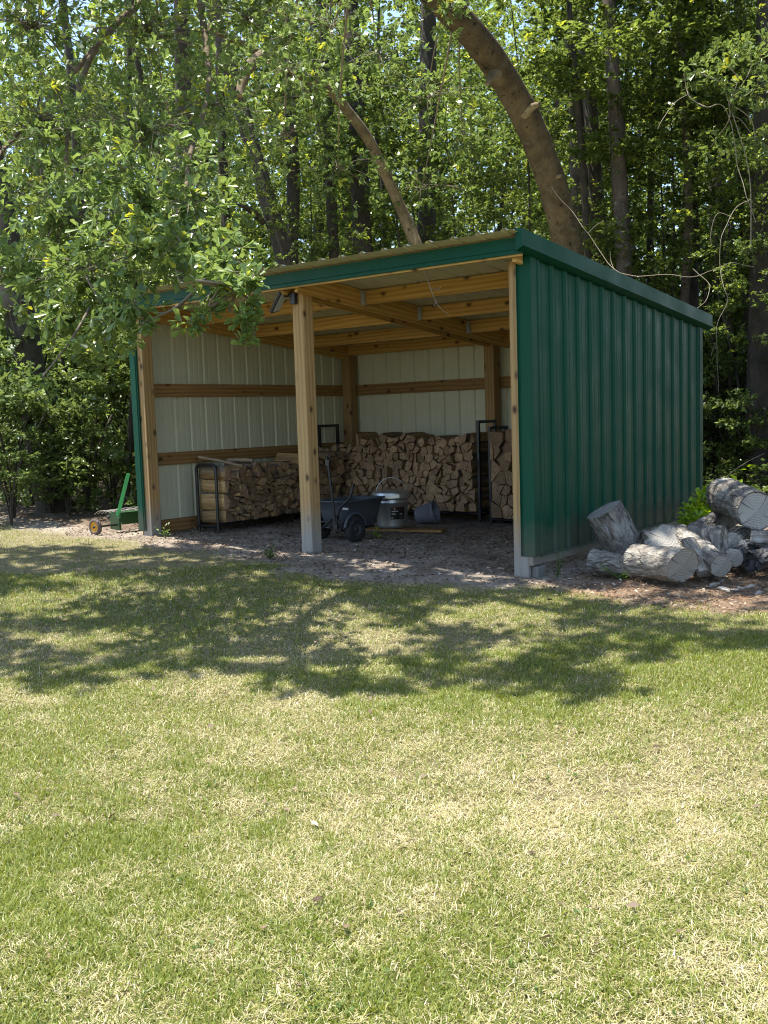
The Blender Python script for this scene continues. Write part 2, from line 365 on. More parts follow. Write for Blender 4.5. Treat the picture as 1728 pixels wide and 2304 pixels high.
def build_ground():
    xs = np.concatenate([-np.geomspace(160, 10.2, 26), np.arange(-10, 6.01, 0.07), np.geomspace(6.2, 160, 26)])
    ys = np.concatenate([-np.geomspace(60, 8.2, 14), np.arange(-8, 6.01, 0.07), np.geomspace(6.2, 220, 30)])
    X, Y = np.meshgrid(xs, ys); Z = gz(X, Y)
    near = np.clip((12-np.hypot(X+2, Y+1))/4, 0, 1)
    Z = Z + near*((fbm(X, Y, 1.1, 3)-0.5)*0.05 + (fbm(X, Y, 7, 8)-0.5)*0.016*(1-grass_mask(X, Y)))
    # loose mound of soil along the front of the shed, and the far ground falls level
    g = grass_mask(X, Y)
    lit = np.clip((X-0.35)/0.4, 0, 1)*(Y > -2) + np.clip((-5.2-X)/0.4, 0, 1)*(Y > 0.2) + np.clip((Y-4.2)/0.5, 0, 1)
    lit = np.clip(lit, 0, 1)
    nx, ny = len(xs), len(ys)
    I = np.arange(nx*ny).reshape(ny, nx)
    F = np.stack([I[:-1, :-1], I[:-1, 1:], I[1:, 1:], I[1:, :-1]], -1).reshape(-1, 4)
    me = np_mesh('ground', np.stack([X, Y, Z], -1).reshape(-1, 3), [F], True, dict(grass=g.ravel(), litter=lit.ravel()))
    m, t, p = mat('lawn_and_soil')
    v = coords(t)
    n = noisetex(t, v, 14, 8, 0.7); n2 = noisetex(t, v, 60, 5, 0.7); n3 = noisetex(t, v, 2.5, 4)
    soil = ramp(t, mix(t, 0.5, n, n2), [(0.30, (0.08, 0.062, 0.05)), (0.5, (0.25, 0.21, 0.165)), (0.66, (0.44, 0.385, 0.315))])
    soil = mix(t, ramp(t, n3, [(0.4, (0,)*3), (0.65, (0.7,)*3)]), soil, mix(t, n2, (0.05, 0.033, 0.022), (0.17, 0.12, 0.085)))
    lit_c = ramp(t, mix(t, 0.5, n, n2), [(0.3, (0.045, 0.030, 0.020)), (0.55, (0.145, 0.105, 0.072)), (0.7, (0.27, 0.205, 0.15))])
    th = ramp(t, mix(t, 0.5, n, n2), [(0.3, (0.055, 0.048, 0.022)), (0.52, (0.15, 0.125, 0.06)), (0.7, (0.28, 0.24, 0.13))])
    al = nd(t, 'ShaderNodeAttribute', attribute_name='litter'); ag = nd(t, 'ShaderNodeAttribute', attribute_name='grass')
    c = mix(t, al.outputs['Fac'], soil, lit_c); c = mix(t, ag.outputs['Fac'], c, th)
    t.links.new(c, p.inputs['Base Color']); p.inputs['Roughness'].default_value = 0.95
    bump(t, p, mix(t, 0.5, n, n2), 0.012, 0.8)
    return prop(link('ground', me, None, m), kind='structure')
build_ground()
def ground_z(x, y):
    x = np.asarray(x, float); y = np.asarray(y, float)
    near = np.clip((12-np.hypot(x+2, y+1))/4, 0, 1)
    return gz(x, y) + near*((fbm(x, y, 1.1, 3)-0.5)*0.05 + (fbm(x, y, 7, 8)-0.5)*0.016*(1-grass_mask(x, y)))
def gnd_at(px, py):
    d = 8.0
    for _ in range(12):
        q = at(px, py, d); zt = float(ground_z(q[0], q[1])); d *= (CAM[2]-zt)/(CAM[2]-q[2])
    return Vector(at(px, py, d))
def gp(x, y, dz=0.0): return Vector((x, y, float(ground_z(x, y))+dz))

# ------------------------------------------------------------------ shed
XL, XM, D, ZB = -4.884, -2.369, 3.66, 0.167
HF, HB = 2.511, 2.152
T1, PW = 0.063, 0.136
def wall_top(y): return HF - (HF-HB)*y/D
def rake_top(y): return 2.678 - 0.1002*(y+0.208)
shed = thing('woodshed', 'open-front green metal pole shed with a lean-to roof, full of firewood', 'shed', (0, 0, 0))
def board(name, p0, p1, wid, hgt, up, m, parent=shed, bevel=0.004):
    """sawn board from p0 to p1 (axis); hgt along up, wid across"""
    p0, p1, up = Vector(p0), Vector(p1), Vector(up)
    x = (p1-p0).normalized(); z = (up-x*up.dot(x)).normalized(); y = z.cross(x)
    L = (p1-p0).length; b = MB(); b.box((0, 0, 0), (L, wid, hgt))
    c = (p0+p1)/2
    Mx = Matrix(((x.x, y.x, z.x, c.x), (x.y, y.y, z.y, c.y), (x.z, y.z, z.z, c.z), (0, 0, 0, 1)))
    return b.obj(name, m, parent, bevel, Mx)
Z = (0, 0, 1)
def profile(L, s0=0.0):
    """ribbed panel profile: list of (s,h)"""
    pts = []; s = s0; p = 0.2286
    k0 = math.floor((0-s0)/p)-1; k = k0
    out = []
    while True:
        c = s0 + k*p
        if c-0.2286 > L: break
        out += [(c-0.023, 0), (c-0.010, 0.019), (c+0.010, 0.019), (c+0.023, 0)]
        for q in (0.076, 0.152): out += [(c+q-0.013, 0), (c+q-0.007, 0.0016), (c+q+0.007, 0.0016), (c+q+0.013, 0)]
        k += 1
    out = [(a, h) for a, h in out if 0 < a < L]
    return [(0, 0)] + out + [(L, 0)]
def sheet(name, O, S, N, prof, lo, hi, m_out, m_in, parent=shed, back=0.0012):
    """ribbed sheet: lo(s), hi(s) give the two edge points' offset along T from O"""
    O, S, N = Vector(O), Vector(S), Vector(N); b = MB()
    for off, mi, flip in ((0, 0, False), (-back, 1, True)):
        vs = []; fs = []
        for s, h in prof:
            base = O + S*s + N*(h+off)
            vs += [base+lo(s), base+hi(s)]
        for i in range(len(prof)-1):
            f = (2*i, 2*i+2, 2*i+3, 2*i+1); fs.append(f[::-1] if flip else f)
        b.add(vs, fs, mi)
    return b.obj(name, [m_out, m_in], parent)
def zv(z): return Vector((0, 0, z))
# right wall: outer face looks +X
o = sheet('siding_panel', (-0.022, 0.0, 0), (0, 1, 0), (1, 0, 0), profile(D, 0.14), lambda s: zv(ZB), lambda s: zv(wall_top(s)+0.02), GREEN, CREAM)
o['label'] = 'green ribbed right-hand wall siding'
o = sheet('siding_panel', (XL+0.022, D, 0), (0, -1, 0), (-1, 0, 0), profile(D, 0.14), lambda s: zv(ZB+0.02), lambda s: zv(wall_top(D-s)+0.02), GREEN, CREAM)
o['label'] = 'ribbed left-hand wall siding with pale inner face'
o = sheet('siding_panel', (0, D-0.022, 0), (-1, 0, 0), (0, 1, 0), profile(-XL, 0.1), lambda s: zv(ZB), lambda s: zv(HB+0.02), GREEN, CREAM)
o['label'] = 'ribbed back wall siding with pale inner face'
# roof
SL = math.atan(0.1002)
def rz(y): return rake_top(y)-0.024
YF, YBK = -0.30, 3.86
b_ = sheet('roof_panel', (XL-0.03, 0, 0), (1, 0, 0), (0, 0, 1), profile(-XL+0.055, 0.06),
      lambda s: Vector((0, YBK, rz(YBK))), lambda s: Vector((0, YF, rz(YF))), CREAM, CREAM)
# fascia (profiled trim) along the front
def strip(name, prof, p0, p1, m, parent=shed, thick=0.0015):
    """extrude an open profile (list of vectors) from offset p0 to p1"""
    b = MB(); p0, p1 = Vector(p0), Vector(p1); n = len(prof)
    vs = [p0+Vector(q) for q in prof]+[p1+Vector(q) for q in prof]
    b.add(vs, [(i, i+1, n+i+1, n+i) for i in range(n-1)])
    o = b.obj(name, m, parent); s = o.modifiers.new('solid', 'SOLIDIFY'); s.thickness = thick; return o
FYv, FZv = -0.15, 2.502
prof = [(0, 0.03, 2.632), (0, 0, 2.632), (0, 0, FZv+0.040), (0, -0.012, FZv+0.030), (0, -0.012, FZv+0.002), (0, 0.012, FZv)]
strip('fascia_trim', prof, (XL-0.045, FYv, 0), (XM-0.03, FYv, 0), GREEN)
strip('fascia_trim', [(0, y-0.0022, z) for x, y, z in prof], (XM-0.10, FYv, 0), (0.02, FYv, 0), GREEN)
board('fascia_board', (XL-0.03, FYv+0.022, FZv+0.06), (0.0, FYv+0.022, FZv+0.06), 0.038, 0.15, Z, WOOD)
# rake trims
for X, sg in ((0.052, 1), (XL-0.052, -1)):
    y0, y1 = -0.215, 3.815
    n = (y1-y0)
    b = MB(); pr = [(-0.05*sg, 0.002), (0, 0.002), (0, -0.108), (0.012*sg, -0.116), (0.012*sg, -0.128), (-0.03*sg, -0.150), (-0.056*sg, -0.158)]
    vs = [Vector((X+a, y, rake_top(y)+z)) for y in (y0, y1) for a, z in pr]; k = len(pr)
    b.add(vs, [(i, i+1, k+i+1, k+i) for i in range(k-1)])
    b.add([Vector((X+a, y0, rake_top(y0)+z)) for a, z in pr], [tuple(range(k))]); b.add([Vector((X+a, y1, rake_top(y1)+z)) for a, z in pr], [tuple(range(k))])
    o = b.obj('rake_trim', GREEN, shed); s = o.modifiers.new('solid', 'SOLIDIFY'); s.thickness = 0.0015
# corner trims (front)
o = strip('corner_trim', [(-0.118, -0.020, 0), (-0.118, -0.004, 0), (-0.105, -0.004, 0), (-0.100, -0.006, 0), (0, -0.006, 0), (0.001, 0.0, 0), (0.001, 0.085, 0), (-0.02, 0.09, 0)], (0, 0, ZB-0.004), (0, 0, HF+0.01), GREEN)
o = strip('corner_trim', [(0.118, -0.020, 0), (0.118, -0.004, 0), (0.085, -0.004, 0), (0.08, -0.012, 0), (0, -0.012, 0), (-0.001, 0.0, 0), (-0.001, 0.085, 0), (0.02, 0.09, 0)], (XL, 0, ZB-0.004), (XL, 0, HF+0.01), GREEN)
strip('corner_trim', [(0.001, D-0.085, 0), (0.001, D+0.001, 0), (-0.085, D+0.001, 0)], (0, 0, ZB-0.004), (0, 0, HB+0.01), GREEN)
strip('corner_trim', [(-0.001, D-0.085, 0), (-0.001, D+0.001, 0), (0.085, D+0.001, 0)], (XL, 0, ZB-0.004), (XL, 0, HB+0.01), GREEN)
# base trim lip
strip('base_trim', [(0.004, 0.09, 0.006), (0.016, 0.09, 0), (0.016, 0.09, -0.008), (-0.012, 0.09, -0.012)], (0, 0, ZB), (0, D-0.18, ZB), GREEN)
# posts (grain runs up)
def post(x, y, ztop, w=PW):
    z0 = float(ground_z(x, y))-0.1
    return board('post', (x, y, z0), (x, y, ztop), w, w, (0, 1, 0), POSTW, bevel=0.006)
pxr, pxl = -T1-PW/2, XL+T1+PW/2
post(pxr, PW/2+0.001, HF-0.02); post(pxl, PW/2+0.001, HF-0.02); post(XM-PW/2, PW/2+0.001, HF-0.01)
post(pxr, D-0.09-PW/2, HB-0.02); post(pxl, D-0.09-PW/2, HB-0.02); post(-2.451-PW/2, D-0.09-PW/2, HB-0.02)
# girts, skirt boards
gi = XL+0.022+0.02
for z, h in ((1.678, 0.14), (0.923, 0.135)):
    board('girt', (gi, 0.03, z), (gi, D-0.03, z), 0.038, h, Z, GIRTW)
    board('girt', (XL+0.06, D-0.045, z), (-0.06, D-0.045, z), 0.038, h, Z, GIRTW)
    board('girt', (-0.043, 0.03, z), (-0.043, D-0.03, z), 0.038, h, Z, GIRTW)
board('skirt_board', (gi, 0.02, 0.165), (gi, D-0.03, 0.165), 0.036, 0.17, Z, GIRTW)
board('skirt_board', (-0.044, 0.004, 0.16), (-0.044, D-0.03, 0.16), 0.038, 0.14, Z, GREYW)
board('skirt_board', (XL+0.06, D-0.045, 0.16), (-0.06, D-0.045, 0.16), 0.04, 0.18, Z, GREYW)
# roof framing: rafters run front to back, purlins hang between them
def rb(y): return rz(y)-0.003
def rafter(x, w=0.038, h=0.185):
    y0, y1 = -0.10, D-0.05
    c = h/2/math.cos(SL)
    return board('rafter', (x, y0, rb(y0)-c), (x, y1, rb(y1)-c), w, h, (0, math.sin(SL), math.cos(SL)), WOOD)
rafter(XM+0.022); rafter(XM-PW-0.022)
rafter(-0.082); rafter(XL+0.082)
HANG = GALV
def hanger(x, y, side, par):
    b = MB(); z1 = rb(y)-0.005; z0 = z1-0.145
    b.box((x+side*0.022, y-0.021, (z0+z1)/2), (0.042, 0.002, 0.13)); b.box((x+side*0.022, y+0.021, (z0+z1)/2), (0.042, 0.002, 0.13))
    b.box((x+side*0.022, y, z0+0.001), (0.044, 0.044, 0.002)); b.box((x+side*0.001, y-0.036, (z0+z1)/2), (0.002, 0.03, 0.13))
    return b.obj('joist_hanger', HANG, par)
for y in (0.84, 1.78, 2.71):
    for x0, x1 in ((XL+0.104, XM-PW-0.045), (XM+0.045, -0.104)):
        q = board('purlin', (x0, y, rb(y)-0.075), (x1, y, rb(y)-0.075), 0.038, 0.14, Z, WOOD)
        for x, s in ((x0, 1), (x1, -1)):
            hanger(x, y, s, q)
board('header', (XL+0.10, D-0.115, 2.215), (-0.10, D-0.115, 2.215), 0.04, 0.142, Z, WOOD)
# concrete foot beside the right front post
b = MB(); b.box((-0.028, 0.10, 0.015), (0.06, 0.13, 0.13)); b.obj('footing', plain('concrete', (0.17, 0.165, 0.15), 0.9, bd=0.01), shed, 0.01)

# solar lamp on the middle post
lamp = thing('solar_lamp', 'black solar floodlight bracketed to the top of the middle post', 'lamp', (XM-PW-0.06, -0.03, 2.40))
b = MB(); b.box((XM-PW+0.045, -0.022, 2.415), (0.06, 0.042, 0.10)); b.box((XM-PW-0.01, -0.03, 2.452), (0.09, 0.03, 0.03))
b.obj('bracket', BLACK, lamp, 0.004)
b = MB(); rt = Matrix.Rotation(R(-52), 3, 'Y') @ Matrix.Rotation(R(20), 3, 'X')
b.box((XM-PW-0.115, -0.05, 2.40), (0.22, 0.16, 0.03), rt); b.obj('lamp_head', BLACK, lamp, 0.006)
b = MB(); b.box(Vector((XM-PW-0.115, -0.05, 2.40))+rt @ Vector((0, 0, -0.018)), (0.18, 0.12, 0.006), rt); b.obj('lens', plain('lamp_lens', (0.5, 0.5, 0.48), 0.2), lamp)
b = MB(); b.box(Vector((XM-PW-0.115, -0.05, 2.40))+rt @ Vector((0, 0, 0.0165)), (0.20, 0.14, 0.004), rt); b.obj('solar_cell', plain('solar_cell', (0.01, 0.013, 0.03), 0.12), lamp)

# ------------------------------------------------------------------ firewood racks
def rack(name, label, P, along, across, L, W, H, rounded=False, thick=0.034):
    """P corner on the ground; along, across unit vectors"""
    P, a, c = Vector(P), Vector(along), Vector(across)
    t = thing(name, label, 'firewood rack', P)
    for e in (0, 1):
        b = MB(); o_ = P + a*(L*e); h = H
        if rounded:
            r = 0.055; pts = [o_]
            pts += [o_+zv(h-r)]
            for k in range(1, 7): th = math.pi/2*k/6; pts.append(o_+c*(r-r*math.cos(th))+zv(h-r+r*math.sin(th)))
            pts += [o_+c*(W-r)+zv(h)]
            for k in range(1, 7): th = math.pi/2*k/6; pts.append(o_+c*(W-r+r*math.sin(th))+zv(h-r+r*math.cos(th)))
            pts += [o_+c*W]
            b.tube(pts, thick/2*1.05, 10); b.tube([o_+zv(0.06), o_+c*W+zv(0.06)], thick/2, 8)
        else:
            rot = Matrix((c, a, Vector((0, 0, 1)))).transposed()
            for q in (0, W): b.box(o_+c*q+zv(h/2), (thick, thick, h), rot)
            b.box(o_+c*(W/2)+zv(h-thick/2), (W-thick-0.001, thick-0.002, thick), rot); b.box(o_+c*(W/2)+zv(0.07), (W-thick-0.001, thick-0.002, thick), rot)
        b.obj('end_frame', BLACK, t)
    for q in (0, W):
        b = MB(); b.tube([P+c*q+zv(0.085)+a*0.02, P+c*q+zv(0.085)+a*(L-0.02)], thick/2*0.96, 6, smooth=False); b.obj('rail', BLACK, t)
    for f in (0.33, 0.67):
        b = MB(); b.tube([P+a*(L*f), P+a*(L*f)+zv(0.085)], thick/2*0.8, 6); b.obj('leg', BLACK, t)
    return t
zl = float(ground_z(-4.45, 0.6))
rack('firewood_rack', 'low black tube rack with rounded corners along the left wall', (-4.60, 0.60, zl), (0, 1, 0), (1, 0, 0), 2.10, 0.31, 0.845-zl, True)
zb_ = float(ground_z(-3.5, 3.0))
rack('firewood_rack', 'long black square-framed rack along the back wall of the shed', (-4.72, 2.82, zb_), (1, 0, 0), (0, 1, 0), 2.42, 0.36, 1.235-zb_)
zr_ = float(ground_z(-1.2, 3.0))
rack('firewood_rack', 'black rack in the right back corner, mostly hidden behind the corner post', (-2.17, 2.86, zr_), (1, 0, 0), (0, 1, 0), 1.75, 0.36, 1.16-zr_)
# Voronoi packing of split pieces
def clip_poly(poly, n, d):
    out = []
    for i in range(len(poly)):
        a, b = poly[i], poly[(i+1) % len(poly)]
        da, db = a[0]*n[0]+a[1]*n[1]-d, b[0]*n[0]+b[1]*n[1]-d
        if da <= 0: out.append(a)
        if (da < 0) != (db < 0) and da != db:
            t = da/(da-db); out.append((a[0]+(b[0]-a[0])*t, a[1]+(b[1]-a[1])*t))
    return out
def area(p): return 0.5*sum(p[i][0]*p[(i+1) % len(p)][1]-p[(i+1) % len(p)][0]*p[i][1] for i in range(len(p)))
def voronoi_stack(u0, u1, z0, top, n_target, seed):
    rg = random.Random(seed); A = (u1-u0)*(top((u0+u1)/2)-z0); s = math.sqrt(A/(n_target*0.72))
    pts = []
    nz = max(3, int((top(u0)-z0)/s+0.5)); nu = int((u1-u0)/s+0.5)
    for j in range(nz+1):
        for i in range(nu):
            u = u0+(i+0.5+0.5*(j % 2)*1)/nu*(u1-u0)+rg.uniform(-.36, .36)*s
            zt = top(u); dz = (zt-z0)/nz
            z = z0+(j+0.5)*dz+rg.uniform(-.36, .36)*dz
            pts.append((u, z, j >= nz))
    polys = []
    for (u, z, ghost) in pts:
        if ghost or not (u0-0.02 < u < u1+0.02): continue
        cell = [(u-.14, z-.14), (u+.14, z-.14), (u+.14, z+.14), (u-.14, z+.14)]
        for (a, b, g) in pts:
            d2 = (a-u)**2+(b-z)**2
            if 0 < d2 < 0.2: n = (a-u, b-z); cell = clip_poly(cell, n, ((a*a+b*b)-(u*u+z*z))/2)
            if len(cell) < 3: break
        cell = clip_poly(cell, (0, -1), -z0) if len(cell) > 2 else cell
        cell = clip_poly(cell, (1, 0), u1+0.02) if len(cell) > 2 else cell
        cell = clip_poly(cell, (-1, 0), -(u0-0.02)) if len(cell) > 2 else cell
        if len(cell) < 3: continue
        subs = [cell]
        if rg.random() < 0.55 and area(cell) > 0.6*s*s:
            th = rg.uniform(0, math.pi); n = (math.cos(th), math.sin(th)); d = n[0]*u+n[1]*z
            subs = [clip_poly(cell, n, d), clip_poly(cell, (-n[0], -n[1]), -d)]
        for p in subs:
            if len(p) >= 3 and area(p) > 0.0011: polys.append(p)
    return polys
def inset(p, d):
    c = (sum(q[0] for q in p)/len(p), sum(q[1] for q in p)/len(p))
    for i in range(len(p)):
        a, b = p[i], p[(i+1) % len(p)]
    out = list(p)
    for i in range(len(p)):
        a, b = p[i], p[(i+1) % len(p)]; ex, ey = b[0]-a[0], b[1]-a[1]; l = math.hypot(ex, ey)
        if l < 1e-6: continue
        n = (ey/l, -ex/l); dd = n[0]*a[0]+n[1]*a[1]-d
        out = clip_poly(out, n, dd)
        if len(out) < 3: return None
    # drop near-duplicate corners
    r = []
    for q in out:
        if not r or math.hypot(q[0]-r[-1][0], q[1]-r[-1][1]) > 0.004: r.append(q)
    if len(r) > 2 and math.hypot(r[0][0]-r[-1][0], r[0][1]-r[-1][1]) < 0.004: r.pop()
    return r if len(r) >= 3 and abs(area(r)) > 0.0006 else None
def firewood(poly, O, U, W, length, label, group, rg, stuff=None):
    """poly in (u,z); the sawn end looks along W"""
    p = inset(poly, rg.uniform(0.002, 0.006))
    if not p: return 0
    c = (sum(q[0] for q in p)/len(p), sum(q[1] for q in p)/len(p)); n = len(p)
    x, y = Vector(W), Vector(U); z = x.cross(y)
    if z.z < 0: y = -y; z = -z; p = [(2*c[0]-a, b) for a, b in p][::-1]; flip = True
    org = Vector(O)+Vector(U)*c[0]+zv(c[1])+x*rg.gauss(0, 0.028)
    V, T, B = [], [], []
    bark_i = rg.randrange(n) if rg.random() < 0.4 else -9
    ends = []
    st = [0, -0.05, -length*0.5, -length]
    j = [Vector((0, rg.uniform(-.004, .004), rg.uniform(-.004, .004))) for _ in st]
    tip = [rg.uniform(-.014, .014) for _ in range(n)]
    for k, d in enumerate(st):
        for i, (a, b) in enumerate(p):
            sc_ = 1.0 if k < 3 else 0.94
            V.append(Vector((d+(tip[i] if k == 0 else 0), (a-c[0])*sc_, (b-c[1])*sc_))+j[k]); T.append(0.0); B.append(1.0 if i == bark_i or i == (bark_i+1) % n else 0.0)
    F4 = []
    for k in range(len(st)-1):
        for i in range(n):
            i2 = (i+1) % n; F4.append((k*n+i, (k+1)*n+i, (k+1)*n+i2, k*n+i2))
    Ff = []
    for k, rev in ((0, False), (len(st)-1, True)):
        b0 = len(V)
        for i in range(n): V.append(V[k*n+i].copy()); T.append(1.0); B.append(0.0)
        V.append(sum((V[k*n+i] for i in range(n)), Vector())/n + Vector((rg.uniform(-.006, .008) if not rev else 0, 0, 0))); T.append(1.0); B.append(0.0)
        for i in range(n):
            f = (b0+i, b0+(i+1) % n, b0+n); Ff.append(f[::-1] if rev else f)
    if stuff is not None:
        stuff.append((np.array([tuple(v) for v in V]), np.array(F4), np.array(Ff), T, B, x, y, z, org)); return 1
    me = np_mesh('firewood', [tuple(v) for v in V], [np.array(F4), np.array(Ff)], False, dict(tint=T, bark=B))
    Mx = Matrix(((x.x, y.x, z.x, org.x), (x.y, y.y, z.y, org.y), (x.z, y.z, z.z, org.z), (0, 0, 0, 1)))
    Mx = Mx @ Matrix.Rotation(rg.gauss(0, 0.025), 4, 'Z') @ Matrix.Rotation(rg.gauss(0, 0.02), 4, 'Y')
    o = link('firewood', me, None, FIRE, Mx); prop(o, label, 'firewood', group); return 1
rg = random.Random(4)
STK = [((0.66, 2.62, zl+0.105, lambda u: 0.815+0.03*math.sin(u*7)+0.07*max(0, u-1.5)+0.025*math.sin(u*13), 205, 11), ((-4.19, 0, 0), (0, 1, 0), (1, 0, 0)), 'split firewood piece stacked in the low rack along the left wall', 'firewood in the left wall rack'),
       ((-4.68, -2.36, zb_+0.105, lambda u: 1.06-0.13*min(1, max(0, (-4.05-u)/0.4))+0.025*math.sin(u*5)+0.02*math.sin(u*17), 400, 12), ((0, 2.76, 0), (1, 0, 0), (0, -1, 0)), 'split firewood piece stacked in the long rack along the back wall', 'firewood in the back wall rack'),
       ((-2.11, -0.48, zr_+0.105, lambda u: 1.11+0.03*math.sin(u*6), 150, 13), ((0, 2.80, 0), (1, 0, 0), (0, -1, 0)), 'split firewood piece in the right back corner stack behind the corner post', 'firewood in the right corner rack')]
pieces = []
for si, (va, fr, lab_, grp) in enumerate(STK):
    for p in voronoi_stack(*va):
        u_ = sum(q[0] for q in p)/len(p); hid = (si == 2 and u_ > -1.75) or (si == 1 and u_ < -4.2)
        pieces.append((abs(area(p))*(0.2 if hid else 1)*(1.3 if si == 0 else 1), si, p))
pieces.sort(key=lambda q: -q[0]); print('firewood', len(pieces))
rest = []
for i, (a_, si, p) in enumerate(pieces):
    va, fr, lab_, grp = STK[si]; firewood(p, *fr, 0.42, lab_, grp, rg, None if i < 296 else rest)
VV, FA, FB, TT, BB, o_ = [], [], [], [], [], 0
for V, F4, Ff, T, B, x, y, z, org in rest:
    VV.append(V[:, :1]*np.array(x)+V[:, 1:2]*np.array(y)+V[:, 2:]*np.array(z)+np.array(org)); FA.append(F4+o_); FB.append(Ff+o_); TT += T; BB += B; o_ += len(V)
prop(link('stacked_firewood', np_mesh('stacked_firewood', np.concatenate(VV), [np.concatenate(FA), np.concatenate(FB)], False, dict(tint=TT, bark=BB)), None, FIRE), 'smaller split pieces filling the gaps of the firewood stacks', 'firewood', None, 'stuff')
# loose sticks on the left stack
for (p0, p1, r_) in (((-4.60, 0.64, 0.93), (-4.20, 0.92, 0.815), 0.016), ((-4.50, 0.98, 0.875), (-4.16, 1.05, 0.87), 0.020)):
    b = MB(); q = spline([p0, (Vector(p0)+Vector(p1))/2+Vector((0, 0, 0.006)), p1], 5); b.tube(q, [r_*(1+0.2*math.sin(i*2)) for i in range(len(q))], 7)
    prop(b.obj('stick', plain('stick_bark', (0.30, 0.22, 0.14), 0.9)), 'thin bare stick lying across the top of the left stack' if r_ < 0.018 else 'short thicker stick on top of the left stack', 'stick')

# ------------------------------------------------------------------ yard cart, ash bucket, pot, board
POLY = plain('grey_poly', (0.060, 0.068, 0.078), 0.5, var=0.25, scale=5)
RUBBER = plain('rubber', (0.022, 0.022, 0.024), 0.8, var=0.4, scale=14, bd=0.004)
def wheel(par, c, ax, r, wd, rim_r, rim_mat, tyre_mat=RUBBER, name='wheel'):
    """wheel centred at c, axle along ax; tyre and rim are sub-parts"""
    q = Vector(ax).normalized().to_track_quat('Z', 'Y').to_matrix().to_4x4(); T = Matrix.Translation(Vector(c)) @ q
    hb = MB(); hb.lathe([(0.0, -wd*0.55), (rim_r*0.22, -wd*0.55), (rim_r*0.22, wd*0.55), (0.0, wd*0.55)], 12, T=T)
    w_ = hb.obj(name, BLACK, par)
    t = MB(); h = wd/2
    t.lathe([(rim_r, -h*0.8), (rim_r*1.08, -h), (r*0.9, -h), (r*0.985, -h*0.62), (r, -h*0.2), (r, h*0.2), (r*0.985, h*0.62), (r*0.9, h), (rim_r*1.08, h), (rim_r, h*0.8)], 32, T=T)
    for i in range(26):
        th = 2*math.pi*i/26; t.box(T @ Vector((math.cos(th)*r, math.sin(th)*r, (i % 2-0.5)*h*0.9)), (0.008, r*0.12, h*0.7), (T.to_3x3() @ Matrix.Rotation(th, 3, 'Z')))
    t.obj('tyre', tyre_mat, w_)
    m = MB(); m.lathe([(rim_r, -h*0.75), (rim_r*0.93, -h*0.85), (rim_r*0.85, -h*0.4), (rim_r*0.5, -h*0.3), (rim_r*0.3, -h*0.55), (0, -h*0.56)], 28, T=T)
    m.lathe([(rim_r, h*0.75), (rim_r*0.93, h*0.85), (rim_r*0.85, h*0.4), (rim_r*0.5, h*0.3), (rim_r*0.3, h*0.55), (0, h*0.56)], 28, T=T)
    for i in range(5):
        th = 2*math.pi*i/5
        for sg in (-1, 1): m.lathe([(0.0, 0), (rim_r*0.07, 0), (rim_r*0.07, 0.004*sg), (0, 0.005*sg)], 8, T=T @ Matrix.Translation((math.cos(th)*rim_r*0.55, math.sin(th)*rim_r*0.55, sg*h*0.42)))
    m.obj('rim', rim_mat, w_); return w_
cw = gnd_at(799, 1219)
cart = thing('yard_cart', 'dark grey poly yard cart with two black wheels behind the middle post', 'cart', cw)
# cart frame: fwd = towards its handle (camera-left), lat = along the axle
rtx, fwx = Vector((RT[0], RT[1], 0)).normalized(), Vector((FW[0], FW[1], 0)).normalized()
lat = rtx*0.77-fwx*0.63; fwd = -rtx*0.63-fwx*0.77
def cp(a, b, z): return cw + lat*a + fwd*b + zv(z)
rw = 0.128
wheel(cart, cp(0, 0, rw), lat, rw, 0.085, 0.070, plain('cart_rim', (0.05, 0.052, 0.056), 0.5))
wheel(cart, cp(-0.47, 0, rw), lat, rw, 0.085, 0.070, plain('cart_rim', (0.05, 0.052, 0.056), 0.5))
b = MB(); b.tube([cp(-0.46, 0, rw), cp(-0.02, 0, rw)], 0.007, 8); b.obj('axle', GALV, cart)
# tub: lofted rounded tray, long axis away from the handle
b = MB(); N = 28
def ring(z, a0, a1, b0, b1, e=0.75):
    out = []
    for k in range(N):
        th = 2*math.pi*k/N; cx, sx_ = math.cos(th), math.sin(th)
        u = math.copysign(abs(cx)**e, cx); v = math.copysign(abs(sx_)**e, sx_)
        out.append(cp((a0+a1)/2+u*(a1-a0)/2, (b0+b1)/2+v*(b1-b0)/2, z))
    return out
rings = [ring(0.13, -0.40, -0.06, -0.42, 0.02, .45), ring(0.15, -0.415, -0.05, -0.46, 0.05, .4), ring(0.30, -0.43, -0.025, -0.50, 0.09, .35), ring(0.40, -0.44, -0.005, -0.53, 0.12, .32), ring(0.41, -0.465, 0.02, -0.555, 0.145, .32), ring(0.422, -0.465, 0.02, -0.555, 0.145, .32), ring(0.419, -0.43, -0.015, -0.52, 0.11, .32), ring(0.20, -0.40, -0.06, -0.44, 0.03, .4)]
vs = [v for r_ in rings for v in r_]; fs = []
for i in range(len(rings)-1):
    for k2 in range(N): fs.append((i*N+k2, i*N+(k2+1) % N, (i+1)*N+(k2+1) % N, (i+1)*N+k2))
fs.append(tuple(range(N))[::-1]); fs.append(tuple((len(rings)-1)*N+k2 for k2 in range(N)))
b.add(vs, fs, 0, True); tub = b.obj('tub', POLY, cart)
b = MB(); b.tube([cp(0.01, 0.16*math.cos(t_), rw+0.165*math.sin(t_)) for t_ in np.linspace(0.2, math.pi-0.2, 14)], 0.016, 8); b.obj('wheel_arch', POLY, tub)
